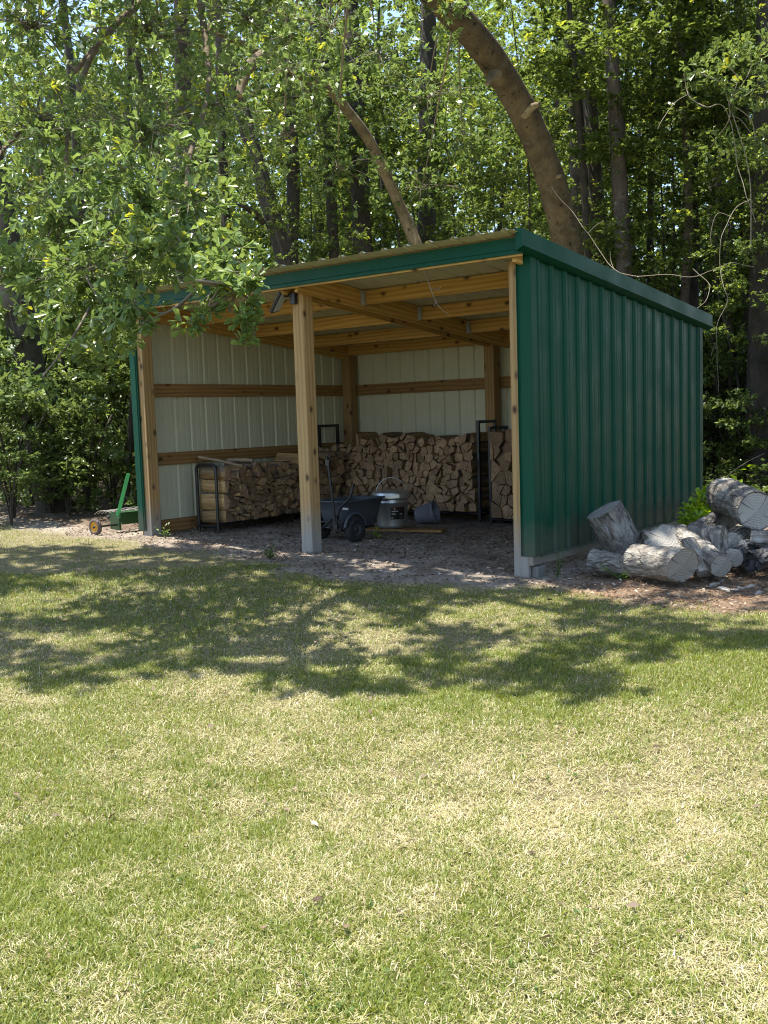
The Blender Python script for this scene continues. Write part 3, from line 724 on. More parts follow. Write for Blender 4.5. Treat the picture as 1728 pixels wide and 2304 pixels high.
b = MB(); b.box(cp(-0.02, 0.108, 0.345), (0.075, 0.004, 0.022), Matrix((lat, fwd, Vector((0, 0, 1)))).transposed()); b.obj('sticker', plain('silver_sticker', (0.45, 0.45, 0.45), 0.4), tub)
b = MB()
for a_ in (-0.38, -0.08): b.tube(spline([cp(a_, -0.4, 0.12), cp(a_, 0.05, 0.12), cp(-0.17+(a_+0.23)*0.9, 0.16, 0.14), cp(-0.10+(a_+0.23)*0.30, 0.185, 0.24)], 5), 0.011, 8)
b.tube([cp(-0.45, 0.17, 0.21), cp(-0.01, 0.17, 0.21)], 0.010, 8); b.box(cp(-0.095, 0.175, 0.22), (0.055, 0.03, 0.15), Matrix((lat, fwd, Vector((0, 0, 1)))).transposed())
b.obj('frame', BLACK, cart)
b = MB(); b.tube([cp(-0.09, 0.19, 0.20), cp(-0.115, 0.20, 0.50), cp(-0.14, 0.21, 0.80)], 0.014, 8); b.box(cp(-0.142, 0.21, 0.815), (0.05, 0.03, 0.06), Matrix.Rotation(0.2, 3, 'Y'))
b.tube(spline([cp(-0.15, 0.20, 0.84), cp(-0.175, 0.19, 0.87), cp(-0.15, 0.18, 0.89), cp(-0.13, 0.19, 0.86)], 4), 0.008, 6); b.obj('handle', BLACK, cart)
b = MB(); b.tube(spline([cp(-0.06, 0.18, 0.28), cp(-0.03, 0.18, 0.36), cp(0.06, 0.17, 0.43), cp(0.11, 0.16, 0.50), cp(0.125, 0.15, 0.58), cp(0.15, 0.15, 0.60)], 6), 0.011, 8); b.obj('latch_bar', BLACK, cart)

bk = gnd_at(882, 1196)+zv(0.03); bk.y += 0.14; bk.x -= 0.1
board('wood_board', (bk.x-0.36, bk.y-0.16, bk.z-0.018), (bk.x+0.62, bk.y+0.10, bk.z-0.024), 0.16, 0.028, Z, GIRTW, None)
prop(bpy.data.objects['wood_board'], 'flat brown plank lying on the soil under the metal bucket', 'plank')
bucket = thing('ash_bucket', 'galvanised metal ash bucket with a lid, black label and wire bail', 'bucket', bk)
Tb = Matrix.Translation(bk); b = MB()
b.lathe([(0.0, 0.0), (0.150, 0.0), (0.158, 0.004), (0.162, 0.03), (0.163, 0.04), (0.180, 0.27), (0.186, 0.275), (0.186, 0.287), (0.181, 0.292), (0.184, 0.325), (0.190, 0.332), (0.190, 0.342), (0.176, 0.342)], 40, T=Tb); b.obj('body', GALV, bucket)
b = MB(); b.lathe([(0.215, 0.325), (0.219, 0.329), (0.214, 0.340), (0.214, 0.385), (0.208, 0.393), (0.15, 0.408), (0.05, 0.416), (0, 0.417)], 40, T=Tb); b.obj('lid', GALV, bucket)
tocam = math.atan2(CAM[1]-bk.y, CAM[0]-bk.x)
def on_bucket(th, z, r_off=0.0012): r_ = 0.163+(z-0.04)/0.23*0.017+r_off; return bk + Vector((r_*math.cos(th), r_*math.sin(th), z))
def label_quad(mb, t0, t1, z0, z1, off): 
    n = 8; vs = []
    for i in range(n+1):
        th = t0+(t1-t0)*i/n; vs += [on_bucket(th, z0, off), on_bucket(th, z1, off)]
    mb.add(vs, [(2*i, 2*i+2, 2*i+3, 2*i+1) for i in range(n)], 0, True)
t_l = tocam-0.10; b = MB(); label_quad(b, t_l, t_l+0.98, 0.10, 0.235, 0.0012); lab = b.obj('label', plain('label_black', (0.012, 0.010, 0.010), 0.35), bucket)
b = MB()
for (a0, a1, z0, z1) in ((0.08, 0.50, 0.186, 0.193), (0.08, 0.30, 0.164, 0.168), (0.08, 0.36, 0.154, 0.157), (0.07, 0.13, 0.108, 0.128), (0.62, 0.66, 0.116, 0.124), (0.76, 0.80, 0.116, 0.124), (0.24, 0.30, 0.204, 0.222), (0.60, 0.86, 0.150, 0.153), (0.60, 0.80, 0.160, 0.163)): label_quad(b, t_l+a0, t_l+a1, z0, z1, 0.0022)
b.obj('label_print', plain('label_white', (0.55, 0.53, 0.50), 0.5), lab)
b = MB(); label_quad(b, t_l+0.02, t_l+0.96, 0.228, 0.233, 0.0022); b.obj('label_stripe', plain('label_red', (0.20, 0.015, 0.012), 0.4), lab)
b = MB(); sd = Vector((-math.sin(tocam), math.cos(tocam), 0)); up_ = (zv(1)+Vector((math.cos(tocam), math.sin(tocam), 0))*0.12).normalized()
b.tube([bk+zv(0.36)+sd*(-0.17*math.cos(t_))*1.0+up_*(0.19*math.sin(t_)) for t_ in np.linspace(0, math.pi, 22)], 0.0042, 6); b.obj('bail', GALV, bucket)
b = MB(); b.box(bk+zv(0.356)+Vector((math.cos(tocam), math.sin(tocam), 0))*0.216, (0.004, 0.17, 0.036), Matrix.Rotation(tocam, 3, 'Z')); b.obj('lid_seam', GALV, bucket)

_p = gnd_at(948, 1180); pa, pb = _p+Vector((-0.10, 0.06, 0.088)), _p+Vector((0.12, 0.13, 0.142))
pot = thing('plant_pot', 'grey plastic nursery pot tipped on its side beside the metal bucket', 'pot', pa)
T = Matrix.Translation(pa) @ (pb-pa).to_track_quat('Z', 'Y').to_matrix().to_4x4()
L_ = (pb-pa).length
b = MB(); b.lathe([(0, 0), (0.088, 0), (0.092, 0.01), (0.125, L_*0.86), (0.131, L_*0.87), (0.133, L_), (0.126, L_), (0.118, L_*0.85), (0.085, 0.015), (0, 0.015)], 32, T=T); b.obj('body', plain('pot_plastic', (0.16, 0.165, 0.20), 0.5), pot)
b = MB(); b.lathe([(0.128, L_*0.82), (0.137, L_*0.84), (0.137, L_*0.88), (0.130, L_*0.9)], 32, T=T); b.obj('rim', plain('pot_plastic', (0.16, 0.165, 0.20), 0.5), pot)

# ------------------------------------------------------------------ tow-behind rake left of the shed
JG = metal_mat('tool_green', (0.010, 0.050, 0.010), 0.4); JL = metal_mat('sunlit_green_strap', (0.050, 0.36, 0.075), 0.45)  # strap colour is a brighter green, standing in for the sun on it
wc = gp(-5.30, -0.27)
rake = thing('lawn_rake', 'green tow-behind lawn rake with a yellow wheel beside the left wall', 'rake', wc)
la = Vector((0.12, 0.99, 0)).normalized(); lb = Vector((0.99, -0.12, 0))       # long axis runs back along the wall
ex = Vector((RT[0], RT[1], 0)).normalized()                                   # end plate width axis
bo = gp(-5.33, 0.02)
ce = bo
b = MB(); rot = Matrix((Vector((lb.x, lb.y, 0)), la, Vector((0, 0, 1)))).transposed()
z0, z1 = 0.035, 0.225
b.box(ce+lb*0.0+la*0.002+zv((z0+z1)/2), (0.23, 0.006, z1-z0), rot); b.box(ce+lb*0.112+la*0.55+zv((z0+z1)/2+0.03), (0.005, 1.08, 0.13), rot); b.box(ce+lb*-0.112+la*0.55+zv((z0+z1)/2+0.03), (0.005, 1.08, 0.13), rot)
b.box(ce+la*1.10+zv((z0+z1)/2), (0.23, 0.006, z1-z0), rot); b.box(ce+lb*0.045+la*0.55+zv(z1+0.003), (0.14, 1.10, 0.005), rot)
for (u_, zz) in ((-0.09, 0.06), (-0.09, 0.19), (0.09, 0.06), (0.09, 0.19), (0.03, 0.21), (0.0, 0.12)): b.box(ce+lb*u_-la*0.004+zv(zz), (0.012, 0.008, 0.012), rot)
b.obj('housing', JG, rake, 0.002)
b = MB(); b.box(ce+lb*0.065-la*0.010+zv(0.105), (0.10, 0.02, 0.14), rot); b.obj('bracket', JG, rake, 0.003)
st0, st1 = ce+lb*0.075-la*0.012+zv(0.19), ce+lb*0.165+la*0.10+zv(0.66)
b = MB(); sx_ = (st1-st0).normalized(); sy = Vector((RT[0], RT[1], 0)); sy = (sy-sx_*sy.dot(sx_)).normalized(); sz = sx_.cross(sy)
b.box((st0+st1)/2, ((st1-st0).length, 0.042, 0.006), Matrix((sx_, sy, sz)).transposed()); b.obj('hitch_strap', JL, rake, 0.002)
wheel(rake, wc+zv(0.088), (lb*0.16-la*0.98), 0.088, 0.05, 0.060, plain('yellow_rim', (0.62, 0.30, 0.012), 0.4, var=0.1), plain('dusty_tyre', (0.11, 0.085, 0.075), 0.9), 'wheel')
b = MB(); b.tube([wc+zv(0.088), wc+zv(0.088)+la*0.25, ce+zv(0.088)+la*0.06], 0.012, 8); b.obj('axle', BLACK, rake)
b = MB()
for i in range(22):
    o_ = ce+la*(0.05+i*0.046)+zv(0.21)-lb*0.11; k2 = 0.02*math.sin(i*3.1)
    b.tube(spline([o_, o_-lb*0.16+zv(0.015+k2), o_-lb*0.32+zv(0.01+k2), o_-lb*0.44+zv(-0.035+k2)], 4), 0.0035, 5)
    if i % 2 == 0:
        o_ = o_-zv(0.12); b.tube(spline([o_, o_-lb*0.08+zv(0.02), o_-lb*0.17+zv(-0.01)], 4), 0.0035, 5)
b.obj('tines', plain('spring_steel', (0.36, 0.34, 0.31), 0.45, 0.5), rake)

# ------------------------------------------------------------------ log pile at the right wall
def log(name, label, p0, p1, r0, r1=None, m=LOGBARK, cut=CUT, squash=1.0, tilt0=(0, 0), tilt1=(0, 0), knob=0.0, lip=0.0, seed=0, cat='log', rough=1.0):
    """felled log from p0 (its shown end) to p1: bark body plus a sawn face at each end"""
    r1 = r1 or r0; p0, p1 = Vector(p0), Vector(p1); L = (p1-p0).length; x = (p1-p0).normalized()
    z = Vector((0, 0, 1)) if abs(x.z) < 0.9 else Vector((0, 1, 0)); z = (z-x*z.dot(x)).normalized(); y = z.cross(x)
    Mx = Matrix(((x.x, y.x, z.x, p0.x), (x.y, y.y, z.y, p0.y), (x.z, y.z, z.z, p0.z), (0, 0, 0, 1)))
    N, K = 72, 30; V = []; sd = seed*7.31
    def rad(th, f):
        q = Vector((f*L*3, math.cos(th)*1.1, math.sin(th)*1.1))+Vector((sd, sd, 0))
        r = (r0+(r1-r0)*f)*(1+0.09*noise.noise(q*1.1)+knob*max(0, noise.noise(q*2.3))*0.8)
        r += 0.006*rough*(noise.noise(Vector((f*L*14, math.cos(th)*r0*60, math.sin(th)*r0*60))+Vector((sd, 0, 0)))) + 0.006*rough*noise.noise(Vector((f*L*40, math.cos(th)*r0*130, math.sin(th)*r0*130)))
        return r
    rim = []
    for k in range(K+1):
        f = k/K
        for i in range(N):
            th = 2*math.pi*i/N; r = rad(th, f)
            yy, zz = math.cos(th)*r, math.sin(th)*r*squash
            tl = (1-f)*(tilt0[0]*yy+tilt0[1]*zz)+f*(tilt1[0]*yy+tilt1[1]*zz)
            V.append((f*L+tl, yy, zz))
    F = [(k*N+i, k*N+(i+1) % N, (k+1)*N+(i+1) % N, (k+1)*N+i) for k in range(K) for i in range(N)]
    me = np_mesh(name, V, [np.array(F)[:, ::-1]], True)
    o = link(name, me, None, m, Mx); prop(o, label, cat)
    for e, k in ((0, 0), (1, K)):
        b = MB(); f = e; vs = []; sg = -1 if e == 0 else 1
        for s_, q in ((0.93, 0.0), (0.62, 0.002), (0.3, 0.003)):
            for i in range(N):
                th = 2*math.pi*i/N; r = rad(th, f)*s_; yy, zz = math.cos(th)*r, math.sin(th)*r*squash
                tl = (tilt0[0]*yy+tilt0[1]*zz) if e == 0 else (tilt1[0]*yy+tilt1[1]*zz)
                vs.append((f*L+tl+sg*(q-lip), yy, zz))
        # bark thickness: ring from the outer edge inwards
        ring0 = [V[k*N+i] for i in range(N)]
        vs = ring0+vs+[(f*L+sg*(0.003-lip), 0, 0)]
        fs = []; ms = []
        for a in range(3):
            for i in range(N):
                q = (a*N+i, a*N+(i+1) % N, (a+1)*N+(i+1) % N, (a+1)*N+i); fs.append(q if e == 0 else q[::-1]); ms.append(1 if a == 0 else 0)
        c_ = 4*N
        for i in range(N): q = (3*N+i, 3*N+(i+1) % N, c_); fs.append(q if e == 0 else q[::-1]); ms.append(0)
        for q, mm in zip(fs, ms): b.f.append(list(q)); b.m.append(mm); b.sm.append(False)
        b.v = vs
        me2 = b.mesh('cut_face'); cf = bpy.data.objects.new('cut_face', me2); sc.collection.objects.link(cf)
        me2.materials.append(cut); me2.materials.append(m); cf.parent = o
    return o
A = lambda px, py, d: Vector(at(px, py, d))
log('log', 'pale cracked log lying in front of the pile, sawn end to the right', A(1537, 1272, 7.22), A(1428, 1260, 7.66), 0.122, 0.118, LOGPALE, CUTGREY, tilt0=(0.25, -0.35), knob=0.12, lip=0.004, seed=1)
log('log', 'short half-buried grey log at the left end of the pile', A(1415, 1272, 7.72), A(1336, 1262, 7.95), 0.090, 0.098, LOGBARK, CUTGREY, squash=0.95, tilt0=(0.2, 0.5), seed=2, knob=0.2)
log('log', 'thick round log leaning upright against the green wall', A(1358, 1147, 8.215), A(1402, 1226, 8.255), 0.150, 0.154, LOGBARK, CUTGREY, seed=3, rough=1.3, knob=0.1)
log('log', 'weathered stump chunk with a dished top just right of the leaning log', A(1497, 1212, 7.95), A(1470, 1230, 8.45), 0.125, 0.140, LOGPALE, CUTGREY, squash=0.85, seed=4, knob=0.5, tilt0=(0.3, 0.6))
log('log', 'long slanting log running down to a round sawn end at the pile front', A(1623, 1274, 7.35), A(1530, 1205, 8.05), 0.080, 0.088, LOGPALE, CUTGREY, seed=5, knob=0.15)
log('log', 'split wedge of log tucked between the front log and the slanting log', A(1588, 1290, 7.42), A(1548, 1215, 7.62), 0.074, 0.060, LOGPALE, CUTGREY, squash=0.6, seed=6)
log('log', 'upright knotty log standing behind the slanting log', A(1606, 1188, 7.92), A(1618, 1258, 7.86), 0.088, 0.090, LOGPALE, CUTGREY, seed=7, knob=0.5)
log('log', 'lichen-crusted log lying behind the upright knotty log', A(1560, 1204, 8.2), A(1640, 1160, 8.7), 0.085, 0.10, LOGBARK, CUTGREY, seed=8, knob=0.3, rough=1.5)
log('log', 'largest log on top of the pile with a broad ringed sawn face', A(1704, 1150, 7.80), A(1638, 1118, 8.45), 0.152, 0.150, LOGBARK, CUT, tilt0=(0.10, 0.0), tilt1=(0.7, 0.3), lip=0.012, seed=9, rough=1.4)
log('log', 'thin tan log wedged under the largest log', A(1690, 1211, 7.85), A(1800, 1216, 7.7), 0.068, 0.072, LOGPALE, CUTGREY, seed=10, knob=0.2)
log('log', 'dark rotten log with a hollow end at the lower right of the pile', A(1690, 1266, 7.45), A(1790, 1236, 7.75), 0.072, 0.085, LOGDARK, LOGDARK, seed=11, lip=0.05, rough=1.6, knob=0.3)
log('log', 'small dark log between the slanting log and the hollow log', A(1652, 1254, 7.55), A(1700, 1238, 8.1), 0.070, 0.065, LOGDARK, CUTGREY, seed=12, knob=0.4)
log('log', 'short mid-grey log in the gap below the largest log', A(1648, 1216, 7.85), A(1700, 1195, 8.4), 0.066, 0.060, LOGBARK, CUTGREY, seed=13, knob=0.3)
log('log', 'thin dark branch log deep in the gap beside the tan log', A(1672, 1226, 7.75), A(1740, 1222, 8.1), 0.040, 0.040, LOGDARK, CUTGREY, seed=14)
log('log', 'buried log end under the middle of the pile', A(1580, 1240, 7.85), A(1500, 1238, 8.3), 0.085, 0.085, LOGBARK, CUTGREY, seed=15, knob=0.3)
CHIP = wood_mat('grey_chip', (0.42, 0.40, 0.36), (0.20, 0.19, 0.17), knots=False)
for i, (px0, py0, px1, py1, w_, lab) in enumerate(((1598, 1318, 1630, 1304, 0.028, 'pale splinter of wood pointing at the slanting log'), (1616, 1322, 1662, 1328, 0.045, 'flat grey slab of bark nearest the lawn'), (1660, 1322, 1698, 1318, 0.03, 'thin grey strip of bark right of the flat slab'), (1700, 1336, 1716, 1330, 0.03, 'small curled bark chip at the right edge'))):
    def gnd(px, py):
        d = 7.0
        for _ in range(8):
            q = at(px, py, d); zt = float(ground_z(q[0], q[1]))+0.012; d *= (CAM[2]-zt)/(CAM[2]-q[2])
        return Vector(at(px, py, d))
    p0, p1 = gnd(px0, py0), gnd(px1, py1)
    b = MB(); n = 10; vs = []
    x = (p1-p0); y = Vector((-x.y, x.x, 0)).normalized()
    for k2 in range(n+1):
        f = k2/n; wv = w_*(0.35+0.65*math.sin(math.pi*min(1, f*0.9+0.08)))*(1+0.4*noise.noise(Vector((k2*0.9, i, 0))))
        c = p0+x*f+zv(0.006*math.sin(f*7+i)); vs += [c+y*wv*0.5+zv(0.004), c-y*wv*0.5-zv(0.003), c-y*wv*0.5-zv(0.012), c+y*wv*0.5-zv(0.006)]
    fs = [(4*k2+j, 4*k2+(j+1) % 4, 4*k2+4+(j+1) % 4, 4*k2+4+j) for k2 in range(n) for j in range(4)]+[(3, 2, 1, 0), (4*n, 4*n+1, 4*n+2, 4*n+3)]
    b.add(vs, fs); prop(b.obj('bark_chip', CHIP), lab, 'bark chip')

# ------------------------------------------------------------------ foliage
LEAF_NEAR = (np.array([(0, 0, 0), (.5, 0, -.02), (.98, 0, -.05), (.42, -.11, .02), (.80, -.23, .05), (.42, .11, .02), (.80, .23, .05)], float),
             np.array([(0, 3, 1), (0, 1, 5)]), np.array([(3, 4, 2, 1), (1, 2, 6, 5)]))
LEAF_FAR = (np.array([(0, 0, 0), (.55, -.24, .06), (1, 0, -.04), (.55, .24, .06)], float), np.zeros((0, 3), int), np.array([(0, 1, 2, 3)]))
def leaves(P, Dv, size, roll, tint, tpl):
    """leaf blades: P (n,3) bases, Dv (n,3) unit directions -> V, F3, F4, tint per vertex"""
    n = len(P); T, f3, f4 = tpl; k = len(T)
    upv = np.tile(np.array([0, 0, 1.0]), (n, 1)); par = np.abs(Dv[:, 2]) > 0.95; upv[par] = (1, 0, 0)
    Y = np.cross(upv, Dv); Y /= np.linalg.norm(Y, axis=1, keepdims=True)+1e-9; Zv = np.cross(Dv, Y)
    c, s = np.cos(roll)[:, None], np.sin(roll)[:, None]
    Y, Zv = Y*c+Zv*s, Zv*c-Y*s
    V = P[:, None, :] + size[:, None, None]*(T[None, :, 0:1]*Dv[:, None, :]+T[None, :, 1:2]*Y[:, None, :]+T[None, :, 2:3]*Zv[:, None, :])
    off = (np.arange(n)*k)[:, None, None]
    return V.reshape(-1, 3), (f3[None]+off).reshape(-1, 3), (f4[None]+off).reshape(-1, 4), np.repeat(tint, k)
class Leafage:
    def __init__(s): s.V = []; s.A = []; s.B = []; s.T = []; s.n = 0
    def add(s, q):
        V, f3, f4, t = q; s.V.append(V); s.A.append(f3+s.n); s.B.append(f4+s.n); s.T.append(t); s.n += len(V)
    def mesh(s, name):
        return np_mesh(name, np.concatenate(s.V), [f for f in (np.concatenate(s.A), np.concatenate(s.B)) if len(f)], False, dict(tint=np.concatenate(s.T)))
def unit(a): return a/(np.linalg.norm(a, axis=-1, keepdims=True)+1e-9)
def whorls(rs, C, rad, n, size, per=7, droop=0.0, tpl=LEAF_FAR, tint=(0.15, 0.8), shell=0.5, yellow=0.03):
    """n twig tips in an ellipsoid, each with a whorl of leaves; gives tips too"""
    d = unit(rs.normal(size=(n, 3))); r = rs.uniform(0, 1, n)**shell
    tips = np.asarray(C)+d*r[:, None]*np.asarray(rad)
    ax = unit(d*np.array([1, 1, 0.6])+rs.normal(size=(n, 3))*0.5+np.array([0, 0, 0.15-droop]))
    A_ = np.repeat(ax, per, 0); tp = np.repeat(tips, per, 0)
    sd = unit(np.cross(A_, rs.normal(size=A_.shape))); sp = rs.uniform(0.35, 1.25, len(A_))[:, None]
    D_ = unit(A_*np.cos(sp)+sd*np.sin(sp)+np.array([0, 0, -droop*0.6]))
    tp = tp - A_*rs.uniform(0, 0.6, len(A_))[:, None]*size
    tt = np.repeat(rs.uniform(tint[0], tint[1], n), per)+rs.normal(0, 0.08, len(A_)); tt[np.repeat(rs.random(n) < yellow, per)] = 1.0
    return leaves(tp, D_, size*rs.uniform(0.6, 1.2, len(A_)), rs.uniform(-0.9, 0.9, len(A_)), np.clip(tt, 0, 1), tpl), tips
def trunk_mesh(mb, pts, rad, n=14, k=7, wob=0.06, seed=0, mi=0):
    P = spline(pts, k); Rr = lerp_list(rad, len(P))
    Rr = [r*(1+wob*noise.noise(Vector((i*0.35, seed*3.7, 0)))) for i, r in enumerate(Rr)]
    b0 = len(mb.v); mb.tube(P, Rr, n, mi, cap=True)
    for i in range(b0, len(mb.v)):
        v = Vector(mb.v[i]); q = noise.noise_vector(v*4.0+Vector((seed, 0, 0)))*0.010+noise.noise_vector(v*13+Vector((seed, 5, 0)))*0.006
        mb.v[i] = tuple(v+q)
    return P, Rr
def weed(name, label, base, h, n, mleaf, seed, leaf=0.05, lean=(0, 0), stems=1, cat='weed', width=0.05, narrow=False):
    rs = np.random.RandomState(seed); t = thing(name, label, cat, base); sb = MB(); lf = Leafage()
    for s in range(stems):
        a = rs.uniform(0, 6.28); sp = 0 if stems == 1 else rs.uniform(0.2, 1.0)*width
        p0 = Vector(base); p1 = p0+Vector((lean[0]+math.cos(a)*sp, lean[1]+math.sin(a)*sp, h*rs.uniform(0.6, 1.0)))
        mid = (p0+p1)/2+Vector((rs.normal(0, .01), rs.normal(0, .01), 0)); P = spline([p0, mid, p1], 6); sb.tube(P, lerp_list([0.0035, 0.0015], len(P)), 5)
        m = max(3, n//stems); f = np.sort(rs.uniform(0.12, 1, m)); B = np.array([P[int(q*(len(P)-1))] for q in f])+rs.normal(0, 0.004, (m, 3))
        az = np.arange(m)*2.4+rs.uniform(0, 6); Dv = unit(np.stack([np.cos(az), np.sin(az), rs.uniform(0.0, 0.9, m)], 1))
        lf.add(leaves(B, Dv, leaf*rs.uniform(0.6, 1.2, m)*(1.1-0.5*f), rs.uniform(-.5, .5, m), rs.uniform(0.2, 0.9, m), LEAF_NEAR))
    sb.obj('stem', WEEDLEAF, t); link('leaves', lf.mesh('leaves'), t, mleaf); return t
weed('tall_weed', 'tall thin weed growing beside the right front post', gnd_at(1253, 1302), 0.32, 46, WEEDLEAF, 3, 0.036, (0.05, 0.0), 3, width=0.05)
weed('tall_weed', 'pale grassy weed at the foot of the left front post', gnd_at(372, 1212), 0.17, 16, WEEDLEAF, 4, 0.07, (0.0, 0), 4, width=0.12)
weed('seedling', 'small broad-leaved seedling in front of the yard cart', gnd_at(846, 1213), 0.16, 12, LIMELEAF, 5, 0.085, (0.0, 0), 2, 'seedling', 0.04)
weed('low_weed', 'low bushy weed on the bare soil edge before the middle post', gnd_at(608, 1258), 0.13, 60, WEEDLEAF, 6, 0.045, (0, 0), 9, width=0.14)
weed('low_weed', 'low weed patch in front of the half-buried log', gnd_at(1400, 1306), 0.13, 70, WEEDLEAF, 7, 0.045, (0, 0), 10, width=0.2)
weed('creeper', 'dark climbing weed against the foot of the green wall', Vector((0.06, 2.45, 0.02)), 0.36, 30, WEEDLEAF, 8, 0.06, (0.02, 0.0), 3, 'weed', 0.09)
weed('seedling', 'tiny seedling behind the leaning log at the green wall', Vector((0.10, 1.72, 0.10)), 0.16, 8, WEEDLEAF, 9, 0.07, (0, 0), 1, 'seedling')
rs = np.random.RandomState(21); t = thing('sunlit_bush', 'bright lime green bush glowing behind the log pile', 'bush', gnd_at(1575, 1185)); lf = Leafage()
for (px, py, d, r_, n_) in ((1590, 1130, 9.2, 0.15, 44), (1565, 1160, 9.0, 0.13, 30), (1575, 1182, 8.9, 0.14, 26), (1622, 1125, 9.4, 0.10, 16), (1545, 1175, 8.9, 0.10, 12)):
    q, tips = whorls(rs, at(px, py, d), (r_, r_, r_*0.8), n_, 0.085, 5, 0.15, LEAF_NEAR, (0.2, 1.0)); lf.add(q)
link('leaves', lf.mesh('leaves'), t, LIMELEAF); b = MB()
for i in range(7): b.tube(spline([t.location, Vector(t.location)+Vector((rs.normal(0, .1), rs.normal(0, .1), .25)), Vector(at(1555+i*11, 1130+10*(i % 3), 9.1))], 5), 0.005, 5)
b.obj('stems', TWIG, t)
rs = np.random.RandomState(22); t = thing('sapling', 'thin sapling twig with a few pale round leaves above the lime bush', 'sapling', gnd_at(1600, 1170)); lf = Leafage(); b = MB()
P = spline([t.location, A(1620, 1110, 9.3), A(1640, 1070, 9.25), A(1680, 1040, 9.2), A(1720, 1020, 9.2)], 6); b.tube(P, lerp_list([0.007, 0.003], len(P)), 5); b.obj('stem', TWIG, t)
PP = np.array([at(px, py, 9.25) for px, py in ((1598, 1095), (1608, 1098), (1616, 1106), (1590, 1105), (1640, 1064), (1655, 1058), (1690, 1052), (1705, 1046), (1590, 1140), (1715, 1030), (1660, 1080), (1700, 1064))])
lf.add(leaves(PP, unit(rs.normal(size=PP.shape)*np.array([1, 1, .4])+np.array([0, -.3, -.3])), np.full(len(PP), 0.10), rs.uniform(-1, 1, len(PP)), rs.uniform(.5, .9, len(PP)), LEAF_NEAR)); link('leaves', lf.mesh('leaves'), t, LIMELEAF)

# ------------------------------------------------------------------ the leaning oak with its overhead boughs
oak = thing('leaning_oak', 'large leaning oak rising behind the shed, its leafy boughs hanging over the roof and lawn', 'tree', g3(-1.75, 5.1))
b = MB()
main = [Vector(oak.location)-zv(0.3), A(1296, 760, 12.65), A(1278, 560, 12.45), A(1250, 440, 12.2), A(1208, 320, 11.9), A(1165, 230, 11.6), A(1090, 110, 11.1), A(1000, 10, 10.5), A(900, -90, 9.9), A(780, -200, 9.3), A(640, -300, 8.7)]
trunk_mesh(b, main, [0.26, 0.195, 0.183, 0.174, 0.168, 0.162, 0.157, 0.150, 0.135, 0.12, 0.09], 24, 7, 0.07, 1)
b.obj('trunk', OAKBARK, oak)
for (p0, p1, r_) in (((1180, 255, 11.6), (1215, 235, 11.4), .045), ((1115, 165, 11.2), (1095, 190, 11.0), .04), ((1232, 415, 12.1), (1262, 395, 11.9), .035)):
    q0, q1 = A(*p0), A(*p1); trunk_mesh(b, [q0, q0.lerp(q1, .5)+Vector((0, 0, .02)), q1], [r_*1.9, r_, r_*0.6], 9, 4, 0.2, 17)
    b.obj('limb', OAKBARK, oak); b = MB()
b = MB()
trunk_mesh(b, [Vector(oak.location)+Vector((-0.5, 0.1, -0.3)), A(1000, 700, 13.2), A(925, 520, 13.3), A(866, 390, 13.1), A(820, 300, 12.9), A(745, 208, 12.6), A(665, 163, 12.3), A(580, 120, 11.9), A(470, 60, 11.3)], [0.18, 0.10, 0.080, 0.072, 0.068, 0.063, 0.058, 0.052, 0.04], 16, 6, 0.1, 2)
b.obj('limb', OAKBARK, oak)
b = MB(); trunk_mesh(b, [A(590, 122, 11.9), A(560, 150, 11.6), A(545, 185, 11.4), A(540, 215, 11.3)], [0.060, 0.065, 0.055, 0.035], 12, 5, 0.15, 3); b.obj('limb', OAKBARK, oak)
limb_tips = []
def limb(pts, rad, seed):
    b = MB(); P, Rr = trunk_mesh(b, pts, rad, 10, 5, 0.12, seed); b.obj('limb', OAKBARK, oak); limb_tips.extend(P[2:])
limb([main[-3], A(640, -110, 9.6), A(440, -70, 9.4), A(230, 90, 8.9), A(150, 330, 8.0), A(180, 520, 7.2), A(230, 640, 6.6)], [0.10, 0.07, 0.042, 0.026, 0.017, 0.011, 0.006], 5)
limb([A(440, -70, 9.4), A(470, 180, 8.6), A(430, 340, 7.6), A(420, 480, 6.6), A(470, 590, 6.0), A(535, 655, 5.65)], [0.036, 0.024, 0.017, 0.012, 0.009, 0.005], 6)
limb([A(230, 90, 8.9), A(80, 260, 8.4), A(-60, 420, 7.4), A(-120, 600, 7.0)], [0.025, 0.020, 0.015, 0.009], 7)
limb([main[-2], Vector((-2.6, -0.6, 6.3)), Vector((-1.2, -1.6, 6.6)), Vector((0.4, -1.9, 6.8)), Vector((1.6, -1.6, 6.9))], [0.12, 0.09, 0.07, 0.05, 0.03], 8)
limb([main[-1], Vector((-4.2, -0.6, 6.6)), Vector((-5.0, -1.6, 6.8)), Vector((-5.6, -2.6, 6.9))], [0.10, 0.08, 0.06, 0.04], 9)
limb([Vector((-2.6, -0.6, 6.3)), Vector((-2.4, -2.0, 6.6)), Vector((-1.9, -3.2, 6.8)), Vector((-1.0, -3.9, 6.9))], [0.07, 0.06, 0.045, 0.03], 10)
limb([main[-4], Vector((-0.9, 1.6, 6.9)), Vector((0.6, 1.2, 7.6)), Vector((2.0, 0.8, 8.0))], [0.11, 0.09, 0.06, 0.03], 11)
LT = np.array([tuple(p) for p in limb_tips])
rs = np.random.RandomState(5)
BC = []; bough, high = Leafage(), Leafage(); tw = MB(); hw = MB()
